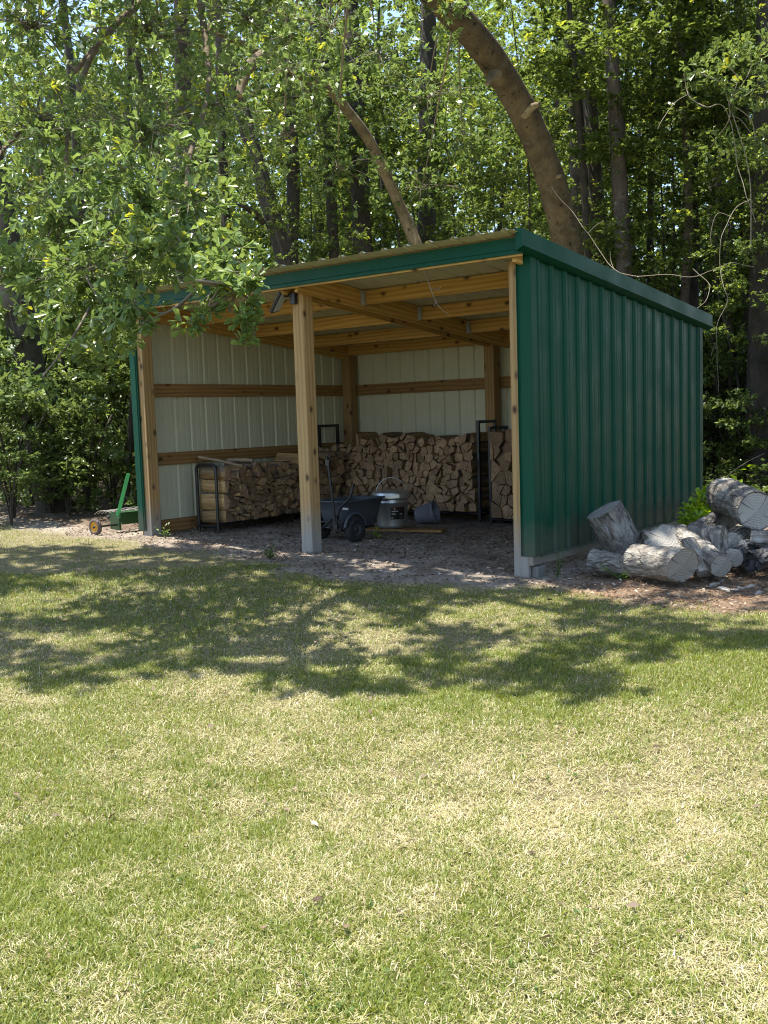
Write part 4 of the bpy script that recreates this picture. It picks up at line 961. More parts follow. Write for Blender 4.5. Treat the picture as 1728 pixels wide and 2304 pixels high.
def clump(lf, mb, C, rad, n, size, per, droop, tpl, tint, tw_r=0.010, shell=0.5, yellow=0.03):
    C = np.asarray(C, float); q, tips = whorls(rs, C, rad, n, size, per, droop, tpl, tint, shell, yellow); lf.add(q)
    j = np.argmin(((LT-C)**2).sum(1)); p0 = Vector(LT[j]); c = Vector(C); m = (p0+c)/2+Vector(rs.normal(0, 0.08, 3))
    P = spline([p0, m, c], 5); mb.tube(P, lerp_list([tw_r*1.4, tw_r*0.6], len(P)), 6, cap=False)
    for tip in tips[::4]:
        tv = Vector(tip); mm = (c+tv)/2+Vector((0, 0, 0.04)); mb.tube([c+Vector(rs.normal(0, .03, 3)), mm, tv], [tw_r*0.45, tw_r*0.3, 0.0016], 4, cap=False)
# bough in front of the shed's left corner and the mass above it: px, py, depth, radius, height radius
for (px, py, d, r_, h_, n_) in ((70, 60, 8.6, 1.1, .85, 190), (330, 70, 8.8, 1.2, .8, 200), (560, 40, 9.2, 1.0, .7, 150), (90, 280, 8.0, 1.1, .85, 210), (320, 300, 7.8, 1.0, .8, 200), (470, 240, 8.6, .8, .7, 110),
                                (140, 480, 7.1, .8, .65, 160), (330, 460, 6.9, .75, .6, 160), (430, 450, 6.4, .38, .4, 50), (40, 620, 7.2, .6, .5, 110), (200, 620, 6.5, .55, .42, 100), (310, 555, 6.2, .40, .28, 54),
                                (420, 555, 5.95, .32, .22, 34), (510, 590, 5.7, .24, .17, 26), (560, 645, 5.5, .15, .12, 14), (545, 700, 5.55, .13, .13, 13), (462, 690, 5.7, .13, .12, 9), (300, 690, 5.85, .16, .11, 12), (318, 728, 5.85, .08, .05, 5), (430, 730, 5.75, .10, .05, 5),
                                (250, 720, 6.1, .30, .22, 36), (150, 720, 6.7, .42, .3, 60), (200, 800, 6.3, .18, .16, 14), (85, 860, 6.1, .12, .10, 7), (548, 765, 5.6, .07, .06, 4), (500, 640, 5.6, .2, .14, 16)):
    BC.append((*at(px, py, d), r_))
    clump(bough, tw, at(px, py, d), (r_, r_, h_), int(n_*(1.5 if d > 7.6 else 1.25)), 0.066 if d > 7.6 else 0.080, 8, 0.18, LEAF_NEAR, (0.2, 0.85), 0.008, 0.72)
for (px, py, d, r_, n_) in ((740, 60, 10.4, 1.0, 110), (640, 150, 11.4, .9, 80), (700, 210, 12.2, .8, 60), (850, 120, 11.8, .9, 80), (1010, 20, 9.9, .35, 26), (960, 210, 12.6, 1.0, 90), (1040, 300, 13.0, .8, 70), (640, 300, 12.0, .9, 90), (760, 380, 12.6, .8, 70), (950, 420, 13.2, .8, 60), (420, 380, 11.0, .8, 70)):
    clump(bough, tw, at(px, py, d), (r_, r_, r_*.75), n_, 0.085, 8, 0.12, LEAF_FAR, (0.15, 0.8), 0.010)
link('crown', bough.mesh('crown'), oak, OAKLEAF); tw.obj('twigs', TWIG, oak)
# boughs overhead: they shade the strip of lawn before the shed
def inside(x, y, poly):
    c = False; n = len(poly)
    for i in range(n):
        (a, b_), (e, f) = poly[i], poly[(i+1) % n]
        if (b_ > y) != (f > y) and x < (e-a)*(y-b_)/(f-b_)+a: c = not c
    return c
shade = [(-7.5, -1.0), (-6.2, -1.35), (-4.6, -1.0), (-4.2, -0.2), (-3.5, 0.6), (0.2, 0.6), (0.3, 3.6), (2.4, 4.0), (3.4, 1.6), (2.7, -0.2), (2.3, -1.3), (2.1, -1.95), (1.85, -2.45), (1.5, -2.8), (1.1, -3.05), (0.70, -3.3), (0.25, -3.25), (-0.1, -3.2), (-0.45, -3.35), (-0.55, -3.85), (-1.0, -4.25), (-3.0, -4.4), (-5.5, -4.0), (-7.0, -2.6)]
holes = [(-2.75, -2.55, .26), (-0.36, -2.15, .22), (0.42, -1.42, .30), (0.95, -0.42, .22), (1.72, -0.55, .28), (-3.5, -1.25, .2), (-1.05, -0.12, .17), (-1.9, -1.9, .22), (-4.3, -0.35, .35), (-0.9, -1.3, .2), (0.2, -2.5, .2)]
step = 0.40
for gx in np.arange(-7.6, 3.5, step):
    for gy in np.arange(-4.7, 4.2, step):
        x, y = gx+rs.uniform(-.14, .14), gy+rs.uniform(-.14, .14)
        if not inside(x, y, shade): continue
        if any(math.hypot(x-a, y-c) < r_+0.13 for a, c, r_ in holes) or rs.random() < 0.03: continue
        depth = float(np.dot(np.array([x, y, 0])-CAM, FW)); h = max(5.2, 1.3+0.40*(depth+3.2)+0.6)+rs.uniform(0, 1.6)
        C = Vector((x, y, 0))+SUN_DIR*(h/SUN_DIR.z)
        if any((C.x-a-SUN_DIR.x/SUN_DIR.z*(C.z-e))**2+(C.y-c-SUN_DIR.y/SUN_DIR.z*(C.z-e))**2 < (q*0.85)**2 for a, c, e, q in BC) and rs.random() < 0.62: continue
        clump(high, hw, C, (.31, .31, .24), 25, 0.125, 8, 0.05, LEAF_FAR, (0.2, 0.8), 0.012, 0.6)
for i in range(52):
    x, y = rs.uniform(-4.3, -0.2), rs.uniform(-1.75, -0.35)
    if any(math.hypot(x-a, y-c) < r_+0.1 for a, c, r_ in holes): continue
    C = Vector((x, y, 0))+SUN_DIR*(rs.uniform(6.3, 7.8)/SUN_DIR.z); clump(high, hw, C, (.33, .33, .24), 24, 0.12, 8, 0.05, LEAF_FAR, (0.2, 0.8), 0.012, 0.6)
link('crown', high.mesh('crown'), oak, OAKLEAF); hw.obj('twigs', TWIG, oak)

# ------------------------------------------------------------------ woods behind
def crown_mesh(seed, R_, H_, nc, nw, size, per=6, tint=(0.1, 0.8)):
    rs_ = np.random.RandomState(seed); lf = Leafage()
    for i in range(nc):
        d = unit(rs_.normal(size=3)); r = rs_.uniform(0.25, 1)**0.6
        C = d*r*np.array([R_, R_, H_/2]); s = rs_.uniform(0.35, 0.75)*R_*0.42
        q, _ = whorls(rs_, C, (s, s, s*0.55), nw, size, per, 0.12, LEAF_FAR, tint, 0.55, 0.05); lf.add(q)
    return lf.mesh('crown')
CR = [crown_mesh(31+i, 1.9, (4.4, 5.5, 6.5, 3.8)[i], (46, 54, 60, 40)[i], 26, (0.100, 0.088, 0.115, 0.085)[i]) for i in range(4)]
SH = [crown_mesh(51+i, 1.15, (2.0, 2.6, 1.6)[i], (34, 40, 26)[i], 22, (0.085, 0.075, 0.10)[i]) for i in range(3)]
for m in CR: m.materials.append(WOODLEAF)
for m in SH: m.materials.append(SHRUBLEAF)
rt_ = random.Random(9)
def tree(name, label, base, top, r0, r1, mbark, crowns, group=None, bend=0.0, mids=None, n=12):
    base = Vector(base); top = Vector(top)
    t = thing(name, label, 'tree', base, group); b = MB()
    ax = top-base; md = mids or [base+ax*0.33+Vector((rt_.uniform(-1, 1), rt_.uniform(-1, 1), 0))*bend, base+ax*0.66+Vector((rt_.uniform(-1, 1), rt_.uniform(-1, 1), 0))*bend]
    P, _ = trunk_mesh(b, [base-zv(0.2)]+md+[top], [r0*1.15, r0, (r0+r1)/2, r1], n, 6, 0.08, rt_.random()*50)
    b.obj('trunk', mbark, t)
    for (C, s, hs, k) in crowns:
        o = link('crown', CR[k] if k < 4 else SH[k-4], t, None)
        o.matrix_basis = Matrix.Translation(Vector(C)) @ Matrix.Rotation(rt_.uniform(0, 6.28), 4, 'Z') @ Matrix.Diagonal((s, s, s*hs, 1))
    return t
def pixtree(name, label, ptop, pbot, d, r0, mbark, crowns=(), htop=None, **kw):
    """trunk seen between two pixels at depth d, carried down to the ground and up past the frame"""
    a, c = A(*pbot, d), A(*ptop, d); v = (c-a)/(c.z-a.z)
    zb = 0.1; base = a+v*(zb-a.z); top = a+v*((htop or 11.0)-a.z)
    cr = [(Vector(base)+v*z_+Vector((dx, dy, 0)), s, hs, k) for (z_, dx, dy, s, hs, k) in crowns]
    return tree(name, label, base, top, r0, r0*0.55, mbark, cr, **kw)
UPC = ((8.8, 0.3, 0.2, 0.8, .7, 0),)
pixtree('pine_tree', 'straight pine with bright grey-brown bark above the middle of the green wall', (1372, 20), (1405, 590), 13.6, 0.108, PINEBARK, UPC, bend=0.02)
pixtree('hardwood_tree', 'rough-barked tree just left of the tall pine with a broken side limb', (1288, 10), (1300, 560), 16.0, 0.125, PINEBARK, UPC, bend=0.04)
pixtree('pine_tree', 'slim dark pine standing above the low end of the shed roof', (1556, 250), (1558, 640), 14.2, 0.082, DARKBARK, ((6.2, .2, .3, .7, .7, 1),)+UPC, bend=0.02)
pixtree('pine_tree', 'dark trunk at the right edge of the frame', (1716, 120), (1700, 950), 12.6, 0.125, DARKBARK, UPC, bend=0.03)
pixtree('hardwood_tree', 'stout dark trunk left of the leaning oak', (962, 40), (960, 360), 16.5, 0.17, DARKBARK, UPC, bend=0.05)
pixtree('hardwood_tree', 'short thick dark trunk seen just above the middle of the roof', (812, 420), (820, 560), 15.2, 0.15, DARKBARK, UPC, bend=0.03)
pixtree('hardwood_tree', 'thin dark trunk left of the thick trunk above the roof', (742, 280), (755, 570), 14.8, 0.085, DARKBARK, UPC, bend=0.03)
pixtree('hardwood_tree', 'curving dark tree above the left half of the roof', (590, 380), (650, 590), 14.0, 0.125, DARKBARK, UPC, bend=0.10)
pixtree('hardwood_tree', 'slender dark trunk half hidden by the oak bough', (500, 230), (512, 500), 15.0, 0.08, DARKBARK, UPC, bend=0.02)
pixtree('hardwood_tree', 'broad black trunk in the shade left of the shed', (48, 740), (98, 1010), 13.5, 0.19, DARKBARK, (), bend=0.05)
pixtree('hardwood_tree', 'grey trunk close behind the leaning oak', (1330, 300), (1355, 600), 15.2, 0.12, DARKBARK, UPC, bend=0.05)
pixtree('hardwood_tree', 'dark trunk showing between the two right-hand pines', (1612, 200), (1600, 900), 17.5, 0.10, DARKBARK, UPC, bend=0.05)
b = MB(); trunk_mesh(b, [A(1296, 300, 16), A(1325, 205, 15.8), A(1345, 225, 15.7), A(1362, 238, 15.7)], [0.10, 0.09, 0.06, 0.03], 8, 5, 0.1, 33); b.obj('limb', PINEBARK, bpy.data.objects['hardwood_tree'])
b = MB(); trunk_mesh(b, [A(592, 500, 14.0), A(560, 470, 13.7), A(535, 460, 13.5)], [0.05, 0.04, 0.02], 8, 5, 0.1, 34); b.obj('limb', DARKBARK, bpy.data.objects['hardwood_tree.003'])
b = MB(); trunk_mesh(b, [A(505, 355, 15.0), A(440, 365, 14.6), A(380, 390, 14.2), A(320, 420, 13.8)], [0.05, 0.05, 0.04, 0.02], 8, 5, 0.1, 35); b.obj('limb', DARKBARK, bpy.data.objects['hardwood_tree.004'])
# slender trees of the dense wood: random, from 13 to 30 m away
n_t = 0; tries = 0
pts_ = []
while n_t < 56 and tries < 4000:
    tries += 1
    d = 13.2+rt_.random()**1.2*17; px = rt_.uniform(-260, 1990)
    p = A(px, 1000, d); x, y = p.x, p.y
    if (-5.6 < x < 0.9 and y < 5.6) or any(math.hypot(x-a, y-c) < 0.9 for a, c in pts_): continue
    if y < 1.5 and x > -7.0: continue
    pts_.append((x, y)); h = rt_.uniform(7, 12); r0 = rt_.choice([0.04, 0.05, 0.06, 0.09, 0.12])
    cr = [(Vector((x+rt_.uniform(-.5, .5), y+rt_.uniform(-.5, .5), z_+rt_.uniform(-.5, .5))), rt_.uniform(0.6, 1.0), rt_.uniform(.6, .9), rt_.randrange(4)) for z_ in ((((2.6,) if d < 19 else (3.0, 6.0)) if px < 420 else (3.2, 6.4)) if d < 20 else (3.0, 6.0, 9.0))]
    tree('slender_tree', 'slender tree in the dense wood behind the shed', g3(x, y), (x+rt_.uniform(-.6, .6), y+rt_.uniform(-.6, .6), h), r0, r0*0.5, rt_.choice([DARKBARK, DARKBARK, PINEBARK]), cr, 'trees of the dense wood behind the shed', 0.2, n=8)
    n_t += 1
def shrub(label, x, y, z, s, hs, k, group=None):
    t = thing('shrub', label, 'shrub', g3(x, y), group); b = MB()
    for i in range(5):
        a = i*1.26+rt_.random(); b.tube(spline([Vector(t.location)-zv(.05), Vector(t.location)+Vector((math.cos(a)*.15*s, math.sin(a)*.15*s, z*0.6)), Vector((x+math.cos(a)*.6*s, y+math.sin(a)*.6*s, float(gz(x, y))+z*1.2))], 4), 0.014*s, 5)
    b.obj('stems', DARKBARK, t); o = link('foliage', SH[k], t, None)
    o.matrix_basis = Matrix.Translation(Vector((x, y, float(gz(x, y))+z))) @ Matrix.Rotation(rt_.uniform(0, 6.28), 4, 'Z') @ Matrix.Diagonal((s, s, s*hs, 1)); return t
LS = [(20, 1000, 12.6, 1.0, .9), (110, 1060, 13.2, .8, .7), (190, 1000, 13.4, 1.0, .95), (250, 1075, 14.0, .7, .7), (60, 900, 14.5, 1.2, 1.0), (180, 860, 15.0, 1.2, 1.0), (250, 950, 15.5, 1.1, 1.0), (-80, 950, 12.8, 1.2, 1.0), (20, 1080, 12.0, .55, .55), (150, 1090, 12.8, .5, .5), (60, 760, 15.0, 1.2, 1.0), (240, 780, 16.0, 1.2, 1.0), (-150, 800, 14.0, 1.3, 1.0)]
for i, (px, py, d, s, hs) in enumerate(LS):
    p = A(px, py, d); shrub('dark shrub in the thicket at the edge of the wood left of the shed', p.x, p.y, max(0.35, p.z), s, hs, i % 3, 'shrubs in the left thicket')
RS = [(1650, 900, 13.2, 1.0, .9), (1720, 980, 12.6, .9, .8), (1620, 1000, 14.2, .9, .8), (1700, 800, 14.0, 1.1, 1.), (1600, 780, 15.0, 1.1, 1.), (1800, 900, 13., 1.2, 1.), (1650, 1080, 12.6, .6, .6), (1740, 1080, 11.8, .6, .6), (1610, 640, 15.5, 1.0, 1.0)]
for i, (px, py, d, s, hs) in enumerate(RS):
    p = A(px, py, d); shrub('dark shrub added out of view right of the shed to block sky', p.x, p.y, max(0.3, p.z), s, hs, (i+1) % 3, 'shrubs in the right thicket')
k = 0
for i in range(60):
    d = rt_.uniform(14.5, 27); px = rt_.uniform(-200, 1950); p = A(px, 960, d)
    if (-5.8 < p.x < 1.0 and p.y < 5.2) or (p.y < 1.5 and p.x > -7): continue
    shrub('shaded understorey bush among the trees behind the shed', p.x, p.y, rt_.uniform(0.9, 2.6), rt_.uniform(1.0, 1.6), rt_.uniform(.8, 1.2), rt_.randrange(3), 'understorey bushes behind the shed')
# saplings with light leaves between the trunks, then trees and shrubs out of view, added to block sky from the wall
for i, (px, py, d, s, k) in enumerate(((1000, 300, 14.2, .55, 0), (1110, 420, 14.6, .6, 1), (1480, 330, 13.8, .55, 0), (1500, 120, 13.6, .7, 1), (1460, 520, 14.0, .5, 3), (1620, 420, 12.9, .55, 0), (1640, 560, 13.2, .5, 3), (1690, 250, 12.4, .6, 1), (1150, 60, 14.2, .6, 3), (860, 300, 14.5, .6, 0), (700, 430, 15.0, .6, 1), (560, 520, 15.5, .6, 3), (1600, 60, 13.0, .7, 2), (1380, 420, 15.0, .5, 0), (1700, 420, 12.2, .45, 3), (1560, 330, 13.6, .5, 1), (930, 520, 15.5, .5, 0), (1720, 620, 12.0, .45, 0))):
    p = A(px, py, d); tree('understorey_sapling', 'leafy sapling filling the gap between trunks above the shed', g3(p.x+.2, p.y+.2), (p.x, p.y, p.z+0.4), 0.022, 0.008, DARKBARK, [(p, s, 0.8, k)], 'leafy saplings between the trunks', 0.15, n=6)
for (x, y, h, r0) in ((4.6, 3.4, 10, .14), (5.8, 5.6, 11, .12), (6.6, 2.0, 10, .13), (3.6, 6.4, 10, .11), (7.6, 4.4, 11, .12)):
    tree('hardwood_tree', 'broad leafy tree added out of view right of the log pile to block sky', g3(x, y), (x+.3, y-.2, h), r0, r0*.5, DARKBARK, [(Vector((x, y, z_)), s_, .8, k_) for z_, s_, k_ in ((2.6, 1.0, 0), (4.6, 1.25, 1), (6.8, 1.3, 2), (8.6, 1.1, 0))], 'trees added out of view right of the log pile', 0.15, n=8)
for (x, y, z_, s_) in ((4.2, 2.2, 1.2, 1.2), (5.2, 1.4, 1.1, 1.1), (3.4, 4.4, 1.3, 1.2), (4.6, 4.6, 1.3, 1.3)):
    shrub('dark shrub added out of view right of the shed to block sky', x, y, z_, s_, 1.0, 1, 'shrubs in the right thicket')
# far wood: one mass
rs = np.random.RandomState(77); n = 92000
d = rs.uniform(26, 42, n); px = rs.uniform(-700, 2400, n); zz = rs.uniform(0, 1, n)**1.15*14
P = CAM+d[:, None]*(FW*np.array([1, 1, 0])+RT*np.array([1, 1, 0])*((px-864)/FPX)[:, None]); P[:, 2] = zz
P += (np.array([vnoise(px*0.01, zz, .9, 3)-.5, vnoise(px*0.01, zz, .9, 4)-.5, vnoise(px*.01, zz, .9, 5)-.5]).T)*1.5
lf = Leafage(); lf.add(leaves(P, unit(rs.normal(size=(n, 3))), rs.uniform(0.22, 0.45, n), rs.uniform(-1.5, 1.5, n), rs.uniform(0.0, 0.9, n), LEAF_FAR))
prop(link('far_woods', lf.mesh('far_woods'), None, WOODLEAF), 'far mass of woodland leaves closing the view behind the trees', 'woods', None, 'stuff')
# undergrowth carpet at the wood's edge
rs = np.random.RandomState(78); lf = Leafage(); n = 900
d = rs.uniform(12, 26, n); px = rs.uniform(-300, 2000, n); P = CAM+d[:, None]*(FW*np.array([1, 1, 0])+RT*np.array([1, 1, 0])*((px-864)/FPX)[:, None])
ok = ~((P[:, 0] > -5.5) & (P[:, 0] < 0.8) & (P[:, 1] < 4.6)) & (P[:, 1] > np.where(P[:, 0] < -5, 0.9, 3.2)); P = P[ok]; P[:, 2] = ground_z(P[:, 0], P[:, 1])
for c in P: q, _ = whorls(rs, c+np.array([0, 0, .12]), (.28, .28, .14), 8, 0.085, 5, 0.0, LEAF_FAR, (0.1, 0.9)); lf.add(q)
prop(link('undergrowth', lf.mesh('undergrowth'), None, SHRUBLEAF), 'low leafy undergrowth on the floor of the wood', 'undergrowth', None, 'stuff')

# ------------------------------------------------------------------ dry vines
def vine(label, pts, r_=0.006, leaf=0, seed=0, side=()):
    P = spline([A(*p) for p in pts], 7); P = [p+noise.noise_vector(p*5+Vector((seed, 0, 0)))*0.012 for p in P]
    r_ *= 0.55; b = MB(); b.tube(P, [q*(1+0.3*noise.noise(Vector((i*0.9, seed, 1)))) for i, q in enumerate(lerp_list([r_, r_*0.5], len(P)))], 6)
    for s in side: b.tube(spline([A(*p) for p in s], 5), [r_*0.6]*(5*(len(s)-1)+1), 5)
    o = prop(b.obj('dry_vine', VINE), label, 'vine')
    return o
vine('bare twig hanging over the front fascia into the shed', [(957, 548, 8.35), (958, 600, 8.3), (962, 630, 8.28), (975, 665, 8.26), (990, 692, 8.26), (1010, 708, 8.28)], 0.0085, side=[[(972, 650, 8.27), (985, 652, 8.26), (992, 645, 8.26)], [(983, 676, 8.26), (976, 690, 8.26)]])
vine('long bare vine sagging across the low end of the roof', [(1215, 345, 12.0), (1240, 420, 12.0), (1290, 480, 11.9), (1340, 550, 11.7), (1380, 605, 11.5), (1425, 620, 11.3), (1500, 618, 11.1), (1560, 622, 11.0), (1610, 605, 11.0), (1650, 592, 11.0), (1695, 600, 11.0)], 0.008, side=[[(1322, 525, 11.75), (1340, 508, 11.7), (1358, 496, 11.7)], [(1373, 565, 11.6), (1374, 585, 11.6), (1381, 605, 11.5)]])
vine('forked bare vine hanging down the right side past the wall', [(1538, 165, 11.2), (1545, 205, 11.2), (1560, 225, 11.1), (1590, 240, 11.0), (1620, 235, 11.0), (1640, 260, 11.0), (1652, 320, 10.9), (1662, 380, 10.9), (1680, 440, 10.8), (1700, 500, 10.8)], 0.012, side=[[(1552, 210, 11.1), (1520, 230, 11.1), (1490, 270, 11.0), (1480, 290, 11.0)], [(1640, 260, 11.), (1665, 268, 11.), (1690, 300, 11.)]])
vine('thin vine looping from the canopy down to the roof corner', [(1690, 450, 10.8), (1655, 470, 10.8), (1625, 530, 10.7), (1620, 600, 10.7), (1630, 650, 10.6), (1636, 680, 10.6), (1612, 735, 10.6), (1614, 800, 10.6), (1616, 880, 10.5)], 0.008, side=[[(1612, 770, 10.6), (1605, 782, 10.6), (1600, 800, 10.6)], [(1650, 490, 10.8), (1615, 480, 10.8), (1600, 520, 10.8), (1600, 550, 10.8)]])
vine('short curved vine drooping over the rear end of the green wall', [(1560, 605, 10.8), (1592, 635, 10.7), (1597, 650, 10.6), (1585, 680, 10.5), (1560, 700, 10.4), (1540, 720, 10.3), (1535, 760, 10.25), (1540, 800, 10.25)], 0.006)
vine('fine twig sticking out of the oak bough before the roof', [(368, 575, 6.0), (392, 600, 5.95), (402, 625, 5.9), (410, 640, 5.9)], 0.007)
t = thing('vine_spray', 'spray of glossy vine leaves hanging at the upper right', 'vine', A(1640, 230, 11.0)); rs = np.random.RandomState(91); lf = Leafage(); b = MB()
for (px, py, d, r_, n_) in ((1560, 160, 11.1, .25, 18), (1640, 150, 11.0, .4, 34), (1700, 200, 10.8, .35, 36), (1690, 120, 11, .4, 30), (1700, 330, 11, .3, 18), (1600, 330, 11.4, .3, 14), (1690, 560, 11, .25, 10)):
    q, tips = whorls(rs, at(px, py, d), (r_, r_, r_*.7), n_, 0.10, 6, 0.2, LEAF_NEAR, (.3, .9)); lf.add(q); b.tube(spline([A(1640, 230, 11.0), A((1640+px)/2+20, (230+py)/2-10, 11), A(px, py, d)], 5), 0.006, 5)
link('leaves', lf.mesh('leaves'), t, OAKLEAF); b.obj('stems', VINE, t)

# ------------------------------------------------------------------ dead leaves, straw
rs = np.random.RandomState(61)
def scatter(n, x0, x1, y0, y1):
    x = rs.uniform(x0, x1, n); y = rs.uniform(y0, y1, n); return x, y
def flat_leaves(x, y, size, tint, lift=0.012, tilt=0.5):
    n = len(x); P = np.stack([x, y, ground_z(x, y)+rs.uniform(0.002, lift, n)], 1); az = rs.uniform(0, 6.28, n)
    D_ = unit(np.stack([np.cos(az), np.sin(az), rs.normal(0, tilt*0.5, n)], 1)); return leaves(P, D_, size, rs.normal(0, tilt, n), tint, LEAF_FAR)
lf = Leafage()
x, y = scatter(26000, -6.5, 4.0, -1.3, 3.6); keep = (grass_mask(x, y) < 0.5) & (rs.random(len(x)) < np.clip(fbm(x, y, 1.6, 31)*1.5-0.15+(x > 0.1)*0.5, 0.05, 1)); x, y = x[keep], y[keep]
lf.add(flat_leaves(x, y, rs.uniform(0.018, 0.05, len(x)), np.clip(rs.normal(0.35, 0.28, len(x))+(y < 0.3)*0.2, 0, 1)))
x, y = scatter(16000, -12, 5, 0.4, 9); keep = ((x < -5.2) | (x > 0.3) | (y > 3.8)) & (grass_mask(x, y) < 0.5); x, y = x[keep], y[keep]
lf.add(flat_leaves(x, y, rs.uniform(0.03, 0.075, len(x)), np.clip(rs.normal(0.45, 0.3, len(x)), 0, 1), 0.02))
x, y = scatter(350, -6, 3.5, -6, -0.3); lf.add(flat_leaves(x, y, rs.uniform(0.02, 0.05, len(x)), np.clip(rs.normal(0.35, 0.25, len(x)), 0, 1), 0.03))
x, y = scatter(9000, -5.5, 3.5, -1.2, 2.2); keep = (grass_mask(x, y) < 0.6) & (fbm(x, y, 2.4, 35) > 0.42); x, y = x[keep], y[keep]
lf.add(flat_leaves(x, y, rs.uniform(0.012, 0.045, len(x)), np.clip(rs.normal(0.85, 0.15, len(x)), 0, 1), 0.014, 0.35))
# leaves and needles on the rear of the roof
x = rs.uniform(-2.5, 0.0, 260); y = rs.uniform(2.4, 3.8, 260); P = np.stack([x, y, np.array([rz(q) for q in y])+0.022], 1); az = rs.uniform(0, 6.28, 260)
lf.add(leaves(P, unit(np.stack([np.cos(az), np.sin(az), rs.normal(0, .2, 260)], 1)), rs.uniform(.03, .07, 260), rs.normal(0, .5, 260), rs.uniform(.2, .8, 260), LEAF_FAR))
prop(link('leaf_litter', lf.mesh('leaf_litter'), None, LITTER), 'dead leaves and chips strewn over the bare soil', 'leaf litter', None, 'stuff')
STRAW = plain('pine_straw', (0.26, 0.145, 0.07), 0.8, var=0.5, scale=2)
def blades(x, y, z, L, W, az, lean, curl, tint, name, m, label, cat):
    """5-vertex bent blades"""
    n = len(x); dx, dy = np.cos(az), np.sin(az); px_, py_ = -dy, dx
    h1, r1 = L*0.55*np.cos(lean), L*0.55*np.sin(lean); l2 = np.minimum(lean+curl, 1.9); h2, r2 = h1+L*0.45*np.cos(l2), r1+L*0.45*np.sin(l2)
    h1, h2 = np.maximum(h1, 0.002), np.maximum(h2, 0.002); V = np.empty((n, 5, 3), np.float32)
    for j, (s, h, r, wd) in enumerate(((-1, 0*h1, 0*r1, W), (1, 0*h1, 0*r1, W), (1, h1, r1, W*0.8), (-1, h1, r1, W*0.8), (0, h2, r2, W))):
        V[:, j, 0] = x+dx*r+px_*wd*0.5*s; V[:, j, 1] = y+dy*r+py_*wd*0.5*s; V[:, j, 2] = z+h
    o5 = (np.arange(n)*5)[:, None]
    me = np_mesh(name, V.reshape(-1, 3), [np.array([[0, 1, 2, 3]])+o5, np.array([[3, 2, 4]])+o5], False, dict(tint=np.repeat(tint, 5)))
    return prop(link(name, me, None, m), label, cat, None, 'stuff')
n = 9000; x = np.concatenate([rs.uniform(0.15, 3.6, n), rs.uniform(-8, -5.0, 2500)]); y = np.concatenate([rs.uniform(-0.9, 1.2, n), rs.uniform(-0.2, 1.6, 2500)])
keep = (grass_mask(x, y) < 0.75) & (fbm(x, y, 1.8, 41) > 0.36); x, y = x[keep], y[keep]; n = len(x)
blades(x, y, ground_z(x, y)+rs.uniform(.002, .014, n), rs.uniform(.06, .16, n), np.full(n, .0022), rs.uniform(0, 6.28, n), rs.normal(1.5, .08, n), rs.normal(0, .1, n), rs.uniform(0, 1, n), 'pine_straw', STRAW, 'brown pine needles strewn round the log pile', 'pine straw')
# ------------------------------------------------------------------ lawn
def wedge(n, d0, d1, marg):
    d = np.sqrt(rs.uniform(d0*d0, d1*d1, n)); u = rs.uniform(-1, 1, n)*(0.384*d+marg)
    f = np.array([-math.sin(YAW), math.cos(YAW)]); r = np.array([math.cos(YAW), math.sin(YAW)])
    return CAM[0]+f[0]*d+r[0]*u, CAM[1]+f[1]*d+r[1]*u, d
# small broad-leaved weeds in the turf
rs = np.random.RandomState(99); lf = Leafage()
for i in range(90):
    c = gnd_at(rs.uniform(-80, 1800), 1320+1000*rs.random()**1.3); c = np.array(c)
    if grass_mask(c[0], c[1]) < 0.9: continue
    q, _ = whorls(rs, c+np.array([0, 0, .012]), (.035, .035, .006), rs.randint(1, 4), rs.uniform(.012, .022), 5, 0.0, LEAF_FAR, (0.5, 1.0)); lf.add(q)
prop(link('lawn_weeds', lf.mesh('lawn_weeds'), None, WEEDLEAF), 'small broad-leaved weeds dotted through the turf', 'weeds', None, 'stuff')
rs = np.random.RandomState(101)
PATCH = [(*gnd_at(px, py)[:2], sg, am) for px, py, sg, am in ((120, 1760, .5, .30), (420, 1900, .4, .18), (150, 2150, .35, .22), (1000, 2260, .35, .22), (1660, 1490, .5, .30), (1150, 1800, .55, -.22), (300, 1610, .45, -.20), (1450, 1900, .45, -.18), (1250, 2000, .3, -.1), (800, 1430, .4, -.2))]
X, Y, Dd = [], [], []
for n, d0, d1, mg in ((230000, 1.7, 3.4, 0.4), (260000, 3.4, 5.6, 0.6), (190000, 5.6, 8.6, 0.8), (70000, 8.6, 13.5, 1.0)):
    x, y, d = wedge(n, d0, d1, mg); X.append(x); Y.append(y); Dd.append(d)
x, y, d = (np.concatenate(q) for q in (X, Y, Dd))
f_ = np.array([-math.sin(YAW), math.cos(YAW)]); r_ = np.array([math.cos(YAW), math.sin(YAW)])      # the lawn goes on to both sides of the view
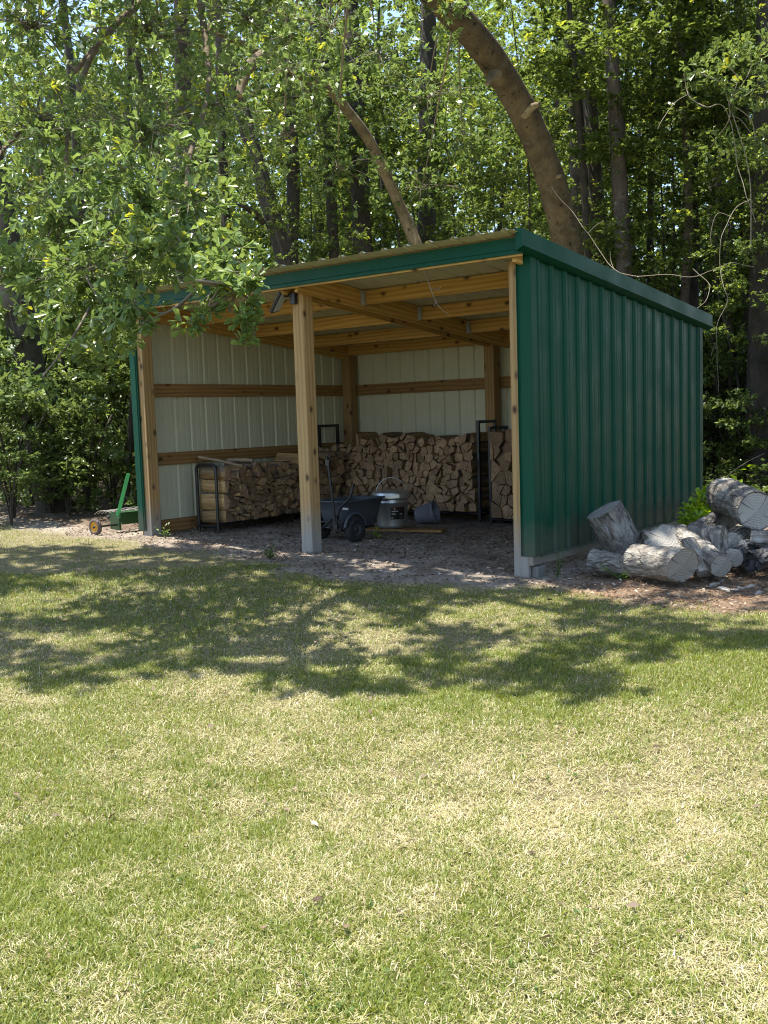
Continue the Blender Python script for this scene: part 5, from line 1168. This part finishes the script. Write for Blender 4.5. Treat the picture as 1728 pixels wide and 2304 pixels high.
for n, d0, d1 in ((150000, 0.6, 4.5), (120000, 4.5, 9.5)):
    d3 = np.sqrt(rs.uniform(d0*d0, d1*d1, n)); u3 = (0.384*d3+0.35+3.4*rs.random(n)**1.4)*rs.choice([-1, 1], n)
    x = np.concatenate([x, CAM[0]+f_[0]*d3+r_[0]*u3]); y = np.concatenate([y, CAM[1]+f_[1]*d3+r_[1]*u3]); d = np.concatenate([d, d3+1.5])
x2 = rs.uniform(-9, 7, 26000); y2 = rs.uniform(-9, 0, 26000); x = np.concatenate([x, x2]); y = np.concatenate([y, y2]); d = np.concatenate([d, np.full(26000, 9.0)])
gm = grass_mask(x, y)
bare = np.clip((fbm(x, y, 1.3, 51)-0.62)*5, 0, 0.45)*(y > -4)           # thin patches towards the shed
keep = rs.random(len(x)) < gm*(1-bare); x, y, d, gm = x[keep], y[keep], d[keep], gm[keep]; n = len(x)
pat = 0.40*fbm(x, y, 0.9, 61)+0.60*fbm(x, y, 6.5, 64)                      # green patches
pg = np.clip((pat-0.42)*2.1+0.38, 0.15, 0.84)
for cx_, cy_, sg_, am_ in PATCH: pg = pg+am_*np.exp(-((x-cx_)**2+(y-cy_)**2)/(2*sg_*sg_))
pg = np.clip(pg+np.clip((y+3.6)/3, 0, 0.22), 0, 0.92)
green = rs.random(n) < pg
tint = np.where(green, np.clip(rs.normal(0.22, 0.13, n), 0, .5), np.clip(rs.normal(0.76, 0.14, n), 0.45, 1))
lean = np.where(green, np.abs(rs.normal(0.75, 0.35, n)), np.clip(rs.normal(1.25, 0.25, n), 0.5, 1.55))
L = np.where(green, rs.uniform(0.018, 0.046, n), rs.uniform(0.014, 0.038, n))*(0.75+0.5*fbm(x, y, 1.7, 71))
Wd = rs.uniform(0.0016, 0.0030, n)*(1+0.09*np.clip(d-3, 0, 8))
z = ground_z(x, y)+np.where(green, 0, rs.uniform(0, 0.012, n))
blades(x, y, z, L, Wd, rs.uniform(0, 6.28, n), lean, rs.uniform(0.1, 0.8, n), tint, 'lawn_grass', GRASSM, 'short patchy lawn of green and straw-coloured grass', 'grass')
print('blades', n)
